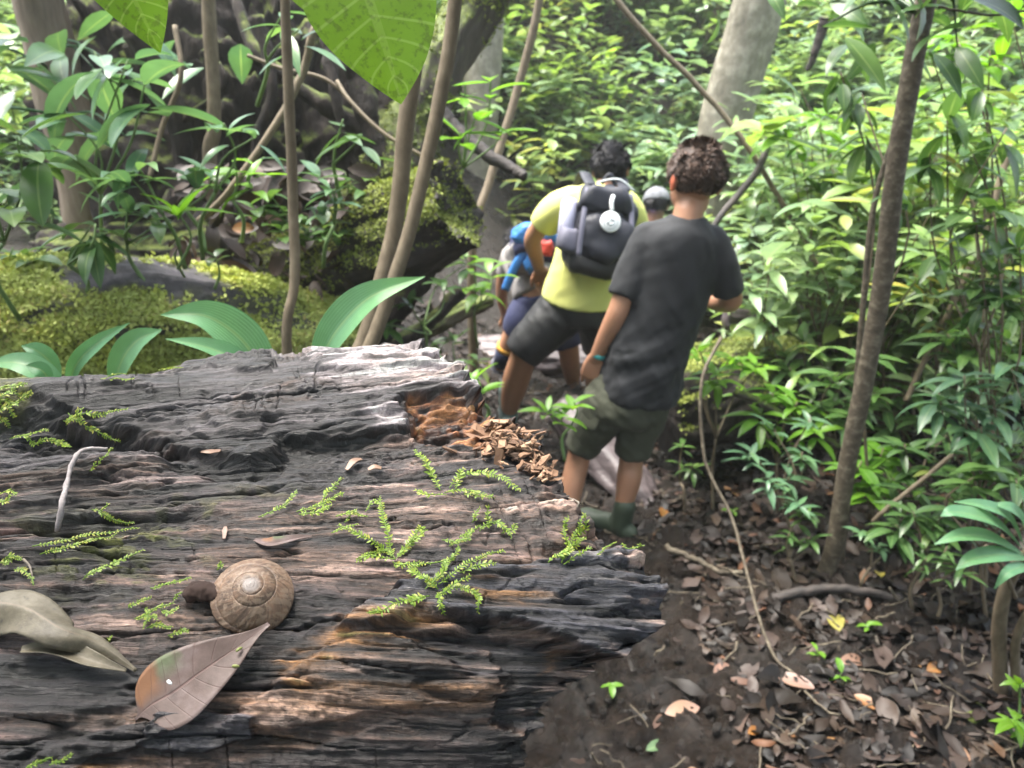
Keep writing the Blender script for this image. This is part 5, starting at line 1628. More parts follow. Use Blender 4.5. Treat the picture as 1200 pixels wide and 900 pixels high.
def hair(c, s, look, up, n, length, mat, parent, curl=.5, low=-.28, front=.28, seed=3):
    """short locks growing out of the scalp over a thin cap"""
    f, r, u = frame(look, up)
    rg = np.random.default_rng(seed)
    g = Geo()
    V, F = ball([0, 0, 0], 1, 40, 26)
    rr = 1 + .05 * fbm(V * 5, 3, seed)
    cut = V[:, 2] * .4 + .06
    W = V * np.array([.365, .44, .40]) * rr[:, None]
    fall = sstep(front - .1, front + .12, W[:, 1]) * sstep(.30, .12, W[:, 2]) + sstep(low + .06, low - .06, W[:, 2] - .25 * np.minimum(0, W[:, 1] + .2))
    W *= (1 - .22 * np.clip(fall, 0, 1))[:, None]
    g.add(c + s * (W[:, :1] * r + (W[:, 1:2] - .04) * f + (W[:, 2:] + .10) * u), F, tone=.12)
    a = rg.normal(0, 1, (n * 3, 3)); a /= np.linalg.norm(a, axis=1)[:, None]
    W = a * np.array([.365, .44, .40])
    ok = (W[:, 2] - .25 * np.minimum(0, W[:, 1] + .2) > low) & ~((W[:, 1] > front) & (W[:, 2] < .2)) & ~((np.abs(W[:, 0]) > .30) & (W[:, 2] < -.08) & (W[:, 1] > -.16))
    a, W = a[ok][:n], W[ok][:n]
    m = len(a)
    swirl = np.stack([fbm(a * 3.2, 2, seed + 1), fbm(a * 3.2, 2, seed + 2), fbm(a * 3.2, 2, seed + 3) - .55 * (a[:, 2] < .75)], 1)
    nd = a * .75 + swirl * 1.5 + rg.normal(0, .25, (m, 3))
    nd /= np.linalg.norm(nd, axis=1)[:, None]
    L = length * rg.uniform(.6, 1.3, m) * sstep(low - .05, low + .35, W[:, 2]) * .8 + length * .22
    rows = 5
    Vs = []
    side = np.cross(nd, a + .01); side /= np.linalg.norm(side, axis=1)[:, None]
    wv = rg.normal(0, curl, (m, 1))
    for k in range(rows):
        t = k / (rows - 1)
        p = W * .97 + nd * (L * t)[:, None] + side * (wv * L[:, None] * t * t) - a * (L * .45 * t * t)[:, None] * curl
        hw = .020 * (1 - t) ** .6 + .002
        Vs.append(np.stack([p - side * hw, p + side * hw + a * .006], 1))
    Vs = np.stack(Vs, 1).reshape(-1, 3)
    q = grid_faces(rows, 2)
    Fq = (q[None] + (np.arange(m) * rows * 2)[:, None, None]).reshape(-1, 4)
    g.add(c + s * (Vs[:, :1] * r + (Vs[:, 1:2] - .04) * f + (Vs[:, 2:] + .10) * u), [Fq], tone=np.repeat(np.clip(rg.beta(2, 3, m) + .25 * fbm(a * 6, 2, seed + 5), 0, 1), rows * 2))
    return g.build('hair', mat, parent)

def folds(amp, dirv, freq, seed):
    """cloth creases running along dirv"""
    d = unit(dirv)
    def f(V, N):
        al = (V @ d)[:, None] * d
        q = (V - al) * freq + al * freq * .22
        n1 = fbm(q, 3, seed)
        n2 = fbm(q * 2.3 + 5, 2, seed + 3)
        return amp * (1.6 * (.5 - np.abs(n1)) + .6 * n2)
    return f

def shoe(name, mat, ankle, toe_dir, ln, parent, high=.09, sole=True):
    d = unit([toe_dir[0], toe_dir[1], toe_dir[2] if len(toe_dir) > 2 else 0])
    s = unit(np.cross(d, [0, 0, 1]))
    u = np.cross(s, d)
    heel = np.asarray(ankle, float) - d * ln * .22
    g = Geo()
    k = [(-.02, .036, .045), (.06, .040, .048), (.16, .042, .044), (.22, .044, .034), (.29, .048, .028), (.38, .044, .022)]
    sc = ln / .24
    rows = []
    for x, w, h in [(-.01, .020, .030), (.02, .032, .042), (.07, .036, .046), (.12, .039, .040), (.17, .044, .030), (.21, .043, .026), (.235, .034, .022), (.25, .016, .016)]:
        rows.append((heel + d * x * sc - u * 0 + u * (h * .8 * sc - .075 * sc), w * sc, h / w))
    torso(g, rows, s, 22, 18)
    limb(g, [heel + d * .06 * sc - u * .03 * sc, heel + d * .055 * sc + u * high], [.043 * sc, .045 * sc], 16, n=6)
    o = fuse(name, g, mat, parent, .005, 3)
    if sole:
        gs = Geo()
        rows = [(heel + d * x * sc - u * .078 * sc, w * sc, .26) for x, w in [(-.015, .02), (.02, .037), (.08, .038), (.13, .040), (.19, .048), (.23, .042), (.257, .018)]]
        torso(gs, rows, s, 18, 14)
        gs.build('sole', M['rubber'], o)
        ch = [c for c in o.children][0]
        ch.location = (0, 0, 0)
    return o

# ---------------------------------------------------------------- the boy in black
by = 2.5
B = lambda x, y, dy=0.0: P(x, y, by + dy)
foot = B(738, 622, .02)
boy = thing('person', 'boy in a black t-shirt and olive shorts walking away beside the log', 'person', [foot[0], foot[1], gz(foot[0], foot[1])])
lat = unit([.96, .20, .12])
look = unit([-.30, 1, -.12])
hc = B(815, 211, .02); hs = .227
g = Geo()
head(g, hc, hs, look, [.10, 0, 1])
limb(g, [hc - [0, -.0, .06], B(806, 252, -.005), B(802, 285, 0)], [.049, .047, .062], 18, n=8)
torso(g, [(B(802, 278), .07, .8), (B(801, 290), .115, .62), (B(788, 335), .112, .62), (B(771, 380), .106, .64), (B(758, 420), .106, .66), (B(746, 455), .112, .70), (B(733, 480), .11, .75)], lat, 26)
# left arm, hanging
limb(g, [B(757, 282), B(746, 306, -.01), B(730, 350, -.03), B(723, 370, -.03), B(711, 394, -.01), B(699, 418, .01)], [.044, .043, .036, .0365, .032, .0235], 18, n=24)
hand(g, B(699, 420, .012), P(690, 452, by + .03) - P(699, 420, by + .012), [.35, .9, .0], .155, .55, 1)
# right arm, bent forward
limb(g, [B(836, 288), B(847, 316, .0), B(857, 345, .02), B(855, 354, .04), B(838, 354, .13), B(822, 346, .22)], [.043, .041, .035, .035, .030, .023], 18, n=24)
hand(g, B(820, 345, .225), [-.5, .85, .15], [-.6, -.4, -.6], .15, .9, -1)
# legs
limb(g, [B(722, 468), B(700, 500, .02), B(681, 528, .04), B(676, 546, .04), B(670, 572, .02), B(666, 604, -.01)], [.07, .060, .043, .042, .041, .029], 20, n=24)
limb(g, [B(756, 470), B(749, 500, .0), B(741, 528, -.0), B(739, 545, .0), B(737, 562, -.01), B(730, 596, -.02), B(728, 606, -.02)], [.07, .060, .044, .043, .044, .030, .029], 20, n=24)
o = fuse('body', g, M['skin_boy'], boy, .0042, 4)
hear = hc
fr = frame(look, [.10, 0, 1])
paint(o, lambda V, N: np.where((np.abs((V - hear) @ fr[1]) > hs * .352)[:, None] & (np.linalg.norm(V - hear, axis=1) < hs * .62)[:, None], np.array([1.3, .70, .62]), 1.0) * np.ones((len(V), 3)))  # ears tinted red for the light glowing through them
eyes(boy, hc, hs, look, [.10, 0, 1])
hair(hc + fr[2] * .006, hs * .99, look, [.10, 0, 1], 6500, .085, M['hair'], boy, curl=.35, low=-.32, seed=5)
# t-shirt
g = Geo()
torso(g, [(B(806, 254), .056, .95), (B(805, 261), .078, .85), (B(802, 275), .128, .68), (B(797, 300), .142, .66), (B(786, 340), .134, .70), (B(770, 382), .129, .74), (B(758, 420), .131, .78), (B(749, 452), .135, .82), (B(746, 465), .136, .82)], lat, 34, 40)
sleeve(g, [B(760, 279), B(751, 298, -.005), B(738, 330, -.02), B(731, 348, -.03)], [.050, .054, .054, .053], 22, n=14)
sleeve(g, [B(836, 281), B(843, 300, 0), B(850, 326, .01), B(853, 343, .02)], [.048, .052, .052, .051], 22, n=14)
f1, f2 = folds(.011, [.45, .1, -1], 11, 101), folds(.008, [1, 0, .5], 13, 104)
def tee_d(V, N):
    x, y, _ = project(V)
    low = sstep(340, 430, y)
    return f1(V, N) * (.45 + .5 * low) + f2(V, N) * (.3 + low)
fuse('t_shirt', g, M['tee'], boy, .0055, 7, tee_d)
# cargo shorts
g = Geo()
torso(g, [(B(744, 448), .118, .76), (B(738, 465), .130, .80), (B(732, 480), .134, .82), (B(728, 490), .12, .82)], lat, 16, 36)
sleeve(g, [B(714, 466, .0), B(704, 488, .015), B(688, 514, .035), B(680, 528, .04)], [.082, .078, .062, .055], 26, n=16)
sleeve(g, [B(756, 468), B(753, 490, 0), B(744, 516, 0), B(741, 533, 0)], [.080, .074, .062, .058], 26, n=16)
def sh_d(V, N):
    return folds(.006, [.7, 0, -.6], 16, 110)(V, N) + folds(.004, [1, .1, .2], 14, 112)(V, N)
so_ = fuse('shorts', g, M['olive'], boy, .0055, 6, sh_d)
# cargo pocket flap and hems
g = Geo()
pc = B(694, 486, -.045)
V, F = ball([0, 0, 0], 1, 20, 12)
V = np.sign(V) * np.abs(V) ** .45
ax1, ax2 = unit(B(722, 492, -.08) - B(690, 480, .0)), unit([-.25, -.1, -1])
g.add(pc + V[:, :1] * ax1 * .040 + V[:, 1:2] * np.cross(ax1, ax2) * .012 + V[:, 2:] * ax2 * .052, F)
g.build('pocket', M['olive'], so_)
[c for c in so_.children][0].location = (0, 0, 0)
# wristband with a white button
g = Geo()
wc = B(702, 415, .008); wd = unit(B(698, 421, .01) - B(708, 400, -.005))
V, F = tube([wc - wd * .009, wc - wd * .008, wc + wd * .008, wc + wd * .009], [.0245, .0272, .0272, .0245], 26)
tag(g.add(V, F).build('wristband', M['teal']), 'turquoise band on the left wrist of the boy in black', 'wristband')
g = Geo().add(*ball(wc + np.array([.026, -.012, -.003]), .0075, 12, 8))
tag(g.build('wristband_button', M['white']), None)
bpy.data.objects['wristband_button'].parent = bpy.data.objects['wristband']
# boots
shoe('boot', M['boot'], B(730, 606, -.02) + [0, 0, -.012], [-.75, .62, .12], .215, boy, .06)
shoe('boot', M['boot'], B(667, 612, -.01) + [0, 0, -.012], [-.25, .95, 0], .215, boy, .06)
gm = Geo()
for sx, sy in ((731, 547), (735, 553)):
    pass

# ---------------------------------------------------------------- the hiker in yellow
yy = 3.4
A = lambda x, y, dy=0.0: P(x, y, yy + dy)
ft = A(597, 485)
hik = thing('person', 'hiker in a yellow shirt and black shorts bending forward with a black backpack', 'person', [ft[0], ft[1], gz(ft[0], ft[1])])
lat = unit([1, .12, .05]); look = unit([.25, 1, -.35])
hc = A(716, 199, .10); hs = .205
g = Geo()
head(g, hc, hs, look, [0, .35, 1])
limb(g, [hc - [0, .02, .05], A(710, 222, .06), A(707, 240, .0)], [.055, .055, .075], 16, n=8)
torso(g, [(A(707, 232, .03), .085, .8), (A(702, 245), .125, .62), (A(698, 275, -.03), .135, .62), (A(690, 310, -.05), .130, .66), (A(682, 340, -.04), .135, .7), (A(680, 365, -.02), .14, .8)], lat, 26)
limb(g, [A(660, 240), A(645, 252, .05), A(630, 270, .10), A(624, 283, .14), A(628, 300, .22), A(632, 315, .28)], [.052, .050, .042, .040, .035, .028], 16, n=22)
hand(g, A(633, 317, .29), [.1, .75, -.6], [.3, -.3, -.9], .17, .9, 1)
limb(g, [A(735, 242), A(745, 262, .06), A(750, 285, .15), A(748, 295, .28), A(742, 300, .36)], [.052, .048, .042, .036, .028], 16, n=20)
hand(g, A(740, 301, .37), [-.2, .9, -.2], [-.3, 0, -.9], .17, .9, -1)
limb(g, [A(668, 360, -.02), A(645, 380, -.04), A(620, 405, -.06), A(613, 420, -.05), A(604, 448, .0), A(597, 478, .04)], [.10, .09, .070, .060, .062, .042], 18, n=24)
limb(g, [A(702, 358), A(706, 385, .05), A(708, 412, .10), A(708, 432, .14), A(706, 455, .20), A(704, 475, .25)], [.10, .09, .072, .062, .06, .042], 18, n=24)
o = fuse('body', g, M['skin_adult'], hik, .006, 5)
paint(o, lambda V, N: np.ones((len(V), 3)))
eyes(hik, hc, hs, look, [0, .35, 1])
hair(hc, hs * 1.04, look, [0, .35, 1], 3600, .13, M['hair_black'], hik, curl=.6, low=-.34, seed=15)
g = Geo()
torso(g, [(A(707, 226, .04), .07, .85), (A(704, 233, .02), .115, .72), (A(702, 246), .150, .68), (A(698, 275, -.03), .153, .68), (A(690, 305, -.05), .150, .72), (A(684, 335, -.04), .168, .78), (A(681, 351, -.03), .176, .84)], lat, 28, 36)
sleeve(g, [A(672, 237), A(656, 244, .03), A(643, 256, .06), A(637, 264, .08)], [.068, .072, .070, .066], 20, n=12)
sleeve(g, [A(732, 238), A(740, 250, .03), A(746, 268, .07)], [.058, .060, .057], 20, n=12)
fuse('t_shirt', g, M['yellow'], hik, .0065, 7, folds(.0035, [1, .1, .4], 9, 121))
g = Geo()
torso(g, [(A(682, 343, -.03), .150, .74), (A(681, 356, -.03), .160, .80), (A(680, 370, -.02), .16, .85)], lat, 14, 32)
sleeve(g, [A(665, 358, -.02), A(646, 378, -.04), A(622, 402, -.055), A(611, 416, -.06)], [.118, .108, .094, .086], 22, n=14)
sleeve(g, [A(700, 358), A(706, 384, .05), A(708, 408, .09)], [.118, .108, .098], 22, n=14)
fuse('shorts', g, M['black'], hik, .008, 6, folds(.005, [.6, 0, -.7], 12, 131))
shoe('boot', M['boot_teal'], A(596, 484, .05), [-.1, .95, 0], .25, hik, .12)
shoe('boot', M['boot_teal'], A(703, 482, .26), [-.1, .95, 0], .25, hik, .12)

# black backpack
pk = thing('backpack', 'black backpack with a round white tag worn by the hiker in yellow', 'backpack', A(704, 270, -.15))
bu = unit(A(711, 222, .0) - A(699, 310, -.08)); br = unit(lat - bu * (lat @ bu)); bo = -np.cross(br, bu)
if bo[1] > 0: bo = -bo
pc = A(706, 266, -.14)
def pad(c, hx, hy, hz, pw=.5, nz=.0, seed=0, nu=36, nv=24, taper=0.0):
    V, F = ball([0, 0, 0], 1, nu, nv)
    V = np.sign(V) * np.abs(V) ** pw
    V[:, 0] *= 1 - taper * V[:, 2]
    Q = c + V[:, :1] * br * hx + V[:, 1:2] * bo * hy + V[:, 2:] * bu * hz
    if nz: Q = Q + (Q - c) * (nz * fbm(Q * 11, 3, seed))[:, None] / max(hx, .01) * .1
    return Q, F
g = Geo(); g.add(*pad(pc, .132, .075, .172, .55, .5, 3, taper=.12)); g.build('main_bag', M['pack'], pk)
g = Geo(); g.add(*pad(pc - bu * .055 + bo * .065, .105, .045, .095, .6, .5, 5, taper=-.02)); g.build('front_pocket', M['pack'], pk)
g = Geo(); g.add(*pad(pc - bu * .150 + bo * .005, .128, .075, .055, .6, .4, 6)); g.build('bottom_panel', M['black'], pk)
g = Geo(); g.add(*pad(pc + bu * .10 + bo * .04, .10, .048, .06, .6, .5, 7, taper=.15)); g.build('top_pocket', M['pack'], pk)
g = Geo(); g.add(*pad(pc - br * .145 - bu * .075 + bo * .01, .032, .048, .07, .6, .4, 8)); g.build('side_pocket', M['pack_pocket'], pk)
for sgn in (-1, 1):
    g = Geo()
    c = spline([pc + br * .07 * sgn + bu * .16, pc + br * .075 * sgn + bu * .19 - bo * .06, pc + br * .085 * sgn + bu * .22 - bo * .16, pc + br * .10 * sgn + bu * .02 - bo * .30, pc + br * .12 * sgn - bu * .15 - bo * .12], 22)
    V, F = tube(c, .026, 10, .25, br)
    g.add(V, F); g.build('shoulder_strap', M['pack'], pk)
    g = Geo()
    c = spline([pc + br * .088 * sgn + bu * .14 + bo * .04, pc + br * .10 * sgn + bu * .0 + bo * .09, pc + br * .10 * sgn - bu * .14 + bo * .10], 16)
    V, F = tube(c, .011, 8, .35, br)
    g.add(V, F); g.build('buckle_strap', M['pack_pocket'], pk)
g = Geo()
c = spline([pc + br * -.03 + bu * .172, pc + bu * .21 + bo * .01, pc + br * .03 + bu * .172], 14)
V, F = tube(c, .009, 8, .5); g.add(V, F); g.build('grab_handle', M['pack'], pk)
g = Geo()
V, F = tube(spline([pc - br * .05 + bu * .172 + bo * .02, pc + br * .03 + bu * .19 + bo * .05, pc + br * .10 + bu * .15 + bo * .06], 12), .004, 6)
g.add(V, F); g.build('zip', M['whitegrey'], pk)
# lilac bottle in the side pocket
bc = pc - br * .15 - bu * .01 + bo * .01
g = Geo()
V, F = tube([bc - bu * .09, bc - bu * .088, bc + bu * .085, bc + bu * .10, bc + bu * .105], [.030, .034, .034, .026, .016], 24)
tag(g.add(V, F).build('water_bottle', M['bottle']), 'pale lilac bottle in the side pocket of the black backpack', 'bottle')
# white luggage tag
tc = pc + br * .005 + bu * .01 + bo * .118
tg = thing('luggage_tag', 'round white tag hanging on the black backpack by a white loop', 'tag', tc)
V, F = tube([tc - bo * .006, tc - bo * .005, tc + bo * .003, tc + bo * .005], [.036, .041, .041, .037], 36)
Geo().add(V, F).build('disc', M['white'], tg)
V, F = tube([tc + bo * .005, tc + bo * .0062, tc + bo * .0064], [.030, .030, .027], 32, caps=False)
Geo().add(V, F).build('ring', M['whitegrey'], tg)
for k in range(3):
    a = k * 2.1 + .4
    p0 = tc + bo * .0055
    V, F = tube([p0 + .015 * (math.cos(a) * br + math.sin(a) * bu), p0 + .015 * (math.cos(a + 1.5) * br + math.sin(a + 1.5) * bu)], .0035, 8)
    Geo().add(V, F).build('emblem_mark', M['whitegrey'], tg)
V, F = tube(spline([tc + bu * .044, tc + bu * .075 - br * .006, tc + bu * .105 - bo * .012], 10), .008, 8, .45, br)
Geo().add(V, F).build('loop', M['white'], tg)

# ---------------------------------------------------------------- child in navy shorts in front of them
cy = 4.0
K = lambda x, y, dy=0.0: P(x, y, cy + dy)
ft = K(580, 440)
kid = thing('person', 'child in navy shorts crouching forward left of the hiker in yellow with a blue pack', 'person', [ft[0], ft[1], gz(ft[0], ft[1])])
lat = unit([1, .1, 0]); look = unit([-.3, 1, -.7])
hc = K(608, 290, .52); hs = .205
g = Geo()
head(g, hc, hs, look, [0, .6, 1])
limb(g, [hc - [0, .04, .03], K(615, 292, .36), K(618, 300, .25)], [.05, .05, .07], 14, n=8)
torso(g, [(K(617, 293, .28), .10, .7), (K(620, 302, .18), .13, .65), (K(626, 318, .08), .125, .68), (K(634, 340, .0), .125, .75), (K(640, 358, .0), .125, .85)], lat, 22)
limb(g, [K(598, 300, .22), K(590, 325, .28), K(588, 348, .34), K(592, 370, .42)], [.042, .038, .032, .024], 14, n=16)
hand(g, K(592, 371, .42), [.1, .5, -.8], [.2, -.8, -.4], .14, .8, 1)
limb(g, [K(642, 302, .22), K(655, 322, .3), K(660, 345, .38), K(655, 368, .46)], [.042, .038, .032, .024], 14, n=16)
hand(g, K(655, 369, .46), [-.1, .5, -.8], [-.2, -.8, -.4], .14, .8, -1)
limb(g, [K(625, 355, .0), K(612, 375, -.02), K(602, 392, .02), K(594, 408, .06), K(584, 432, .10)], [.088, .078, .058, .052, .034], 16, n=20)
limb(g, [K(652, 358, .02), K(660, 385, .0), K(666, 408, .0), K(668, 425, .03), K(672, 452, .10)], [.088, .078, .058, .054, .034], 16, n=20)
o = fuse('body', g, M['skin_adult'], kid, .0065, 5)
paint(o, lambda V, N: np.ones((len(V), 3)))
eyes(kid, hc, hs, look, [0, .6, 1])
hair(hc, hs * 1.04, look, [0, .6, 1], 1500, .16, M['hair_black'], kid, seed=25)
g = Geo()
torso(g, [(K(617, 290, .27), .09, .8), (K(620, 302, .18), .150, .7), (K(626, 318, .08), .148, .74), (K(634, 345, .0), .146, .8)], lat, 20, 30)
sleeve(g, [K(600, 299, .22), K(592, 322, .27)], [.058, .054], 16, n=8)
sleeve(g, [K(640, 301, .22), K(653, 322, .29)], [.058, .054], 16, n=8)
fuse('t_shirt', g, M['greycamo'], kid, .009, 5, folds(.006, [.3, 0, -1], 12, 141))
g = Geo()
torso(g, [(K(634, 340, .0), .146, .82), (K(640, 360, .0), .15, .88), (K(641, 368, .0), .14, .88)], lat, 12, 28)
sleeve(g, [K(626, 356, .0), K(614, 374, -.02), K(606, 388, .01)], [.108, .098, .088], 20, n=10)
sleeve(g, [K(652, 358, .02), K(659, 384, .0), K(665, 404, .0)], [.108, .100, .090], 20, n=10)
fuse('shorts', M and g, M['navy'], kid, .009, 5, folds(.005, [.4, 0, -.9], 12, 143))
g = Geo(); a0, a1 = K(594, 408, .06), K(586, 428, .09)
V, F = tube([a0, a0 * .6 + a1 * .4, a1], [.056, .052, .042], 18); g.add(V, F); g.build('sock', M['sock'], kid)
g = Geo(); V, F = tube([a0 + (a0 - a1) * .12, a0 + (a1 - a0) * .12], [.059, .058], 18); g.add(V, F); g.build('sock_band', M['amber'], kid)
shoe('shoe', M['shoe'], K(583, 436, .10), [-.35, .9, 0], .21, kid, .05)
shoe('shoe', M['shoe'], K(672, 456, .10), [.1, .95, 0], .21, kid, .05)
# blue pack on the child's back
bp = thing('backpack', 'bright blue and navy pack with red tab on the crouching child', 'backpack', K(632, 292, -.08))
def blob(name, c, r, mat, seed, e=(1, 0, 0)):
    V, F = ball([0, 0, 0], 1, 30, 20)
    V = np.sign(V) * np.abs(V) ** .7
    V = V * np.array(r) * (1 + .35 * fbm(V * 2.2, 3, seed))[:, None]
    return Geo().add(c + V, F).build(name, mat, bp)
blob('main_bag', K(632, 285, -.06), (.14, .10, .10), M['navy'], 201)
blob('top_flap', K(628, 276, -.10), (.11, .07, .06), M['blue'], 203)
blob('side_pocket', K(627, 306, -.14), (.05, .05, .065), M['blue'], 205)
blob('red_tab', K(641, 291, -.19), (.032, .02, .036), M['red'], 207)
blob('grey_pocket', K(612, 302, -.08), (.075, .05, .085), M['greycamo'], 209)
blob('white_cloth', K(633, 315, -.14), (.06, .04, .03), M['whitegrey'], 210)
V, F = tube(spline([K(622, 288, -.14), K(608, 305, -.15), K(598, 325, -.15), K(592, 340, -.15)], 16), .022, 12, .5, [1, 0, 0])
Geo().add(V, F).build('strap', M['blue'], bp)
V, F = tube(spline([K(652, 300, -.2), K(648, 325, -.22), K(640, 350, -.22)], 12), .014, 10, .4, [1, 0, 0])
Geo().add(V, F).build('buckle_strap', M['black'], bp)

# ---------------------------------------------------------------- child in a pale cap, far ahead
cy = 4.7
K = lambda x, y, dy=0.0: P(x, y, cy + dy)
ftp = K(770, 430); fz = gz(ftp[0], ftp[1] )
far = thing('person', 'child in a pale grey cap and blue shirt half hidden behind the boy in black', 'person', [ftp[0], ftp[1], fz])
lat = unit([1, .1, 0]); look = unit([.2, 1, -.3])
hc = K(769, 241, .02); hs = .19
g = Geo()
head(g, hc, hs, look)
limb(g, [hc - [0, 0, .04], hc - [0, 0, .12], hc - [0, 0, .18]], [.048, .048, .065], 14, n=8)
sh = hc - np.array([0, 0, .18]); hip = sh - np.array([0, .05, .42])
torso(g, [(sh + [0, 0, .03], .08, .8), (sh - [0, 0, .02], .135, .62), (sh - [0, .02, .2], .125, .66), (hip, .125, .75), (hip - [0, 0, .08], .12, .85)], lat, 22)
for sx in (-1, 1):
    s0 = sh + lat * .135 * sx - [0, 0, .03]
    limb(g, [s0, s0 + [.04 * sx, 0, -.22], s0 + [.02 * sx, .12, -.38]], [.042, .034, .024], 14, n=16)
    hand(g, s0 + np.array([.02 * sx, .125, -.385]), [0, .5, -.85], [-sx, 0, -.2], .14, .6, sx)
    h0 = hip + lat * .07 * sx - [0, 0, .04]
    fz = gz(h0[0], h0[1] + .08)
    limb(g, [h0, h0 * .5 + np.array([h0[0], h0[1] + .12, fz + .06]) * .5, np.array([h0[0], h0[1] + .08, fz + .08])], [.085, .055, .034], 16, n=18)
o = fuse('body', g, M['skin_adult'], far, .0075, 5)
paint(o, lambda V, N: np.ones((len(V), 3)) * .8)
eyes(far, hc, hs, look)
hair(hc, hs * 1.02, look, [0, 0, 1], 900, .12, M['hair_black'], far, seed=35)
g = Geo()
torso(g, [(sh + [0, 0, .045], .075, .85), (sh - [0, 0, .0], .155, .68), (sh - [0, .02, .2], .148, .74), (hip - [0, 0, .02], .148, .82)], lat, 20, 30)
for sx in (-1, 1):
    s0 = sh + lat * .13 * sx - [0, 0, .03]
    sleeve(g, [s0, s0 + [.035 * sx, 0, -.15]], [.060, .056], 16, n=8)
fuse('t_shirt', g, M['royal'], far, .01, 5, folds(.005, [0, 0, -1], 12, 151))
g = Geo()
torso(g, [(hip + [0, 0, .02], .146, .82), (hip - [0, 0, .08], .15, .9)], lat, 10, 26)
for sx in (-1, 1):
    h0 = hip + lat * .072 * sx - [0, 0, .05]
    sleeve(g, [h0, h0 + [0, .04, -.20]], [.10, .088], 18, n=8)
fuse('shorts', g, M['navy'], far, .01, 5)
for sx in (-1, 1):
    h0 = hip + lat * .07 * sx
    fz = gz(h0[0], h0[1] + .08)
    shoe('shoe', M['shoe'], [h0[0], h0[1] + .08, fz + .075], [0, 1, 0], .2, far, .05)
cap = thing('cap', 'pale grey cap on the head of the child in blue', 'cap', hc)
f_, r_, u_ = frame(look)
V, F = ball([0, 0, 0], 1, 30, 20)
V = V * np.array([.40, .47, .40]); V[:, 2] = np.maximum(V[:, 2], -.02)
Geo().add(hc + hs * 1.03 * (V[:, :1] * r_ + (V[:, 1:2] - .03) * f_ + (V[:, 2:] + .16) * u_), F).build('dome', M['cap'], cap)
V, F = tube([hc + hs * (.30 * f_ + .15 * u_), hc + hs * (.55 * f_ + .14 * u_), hc + hs * (.78 * f_ + .08 * u_)], [.07, .066, .03], 20, .12, r_)
Geo().add(V, F).build('peak', M['cap'], cap)
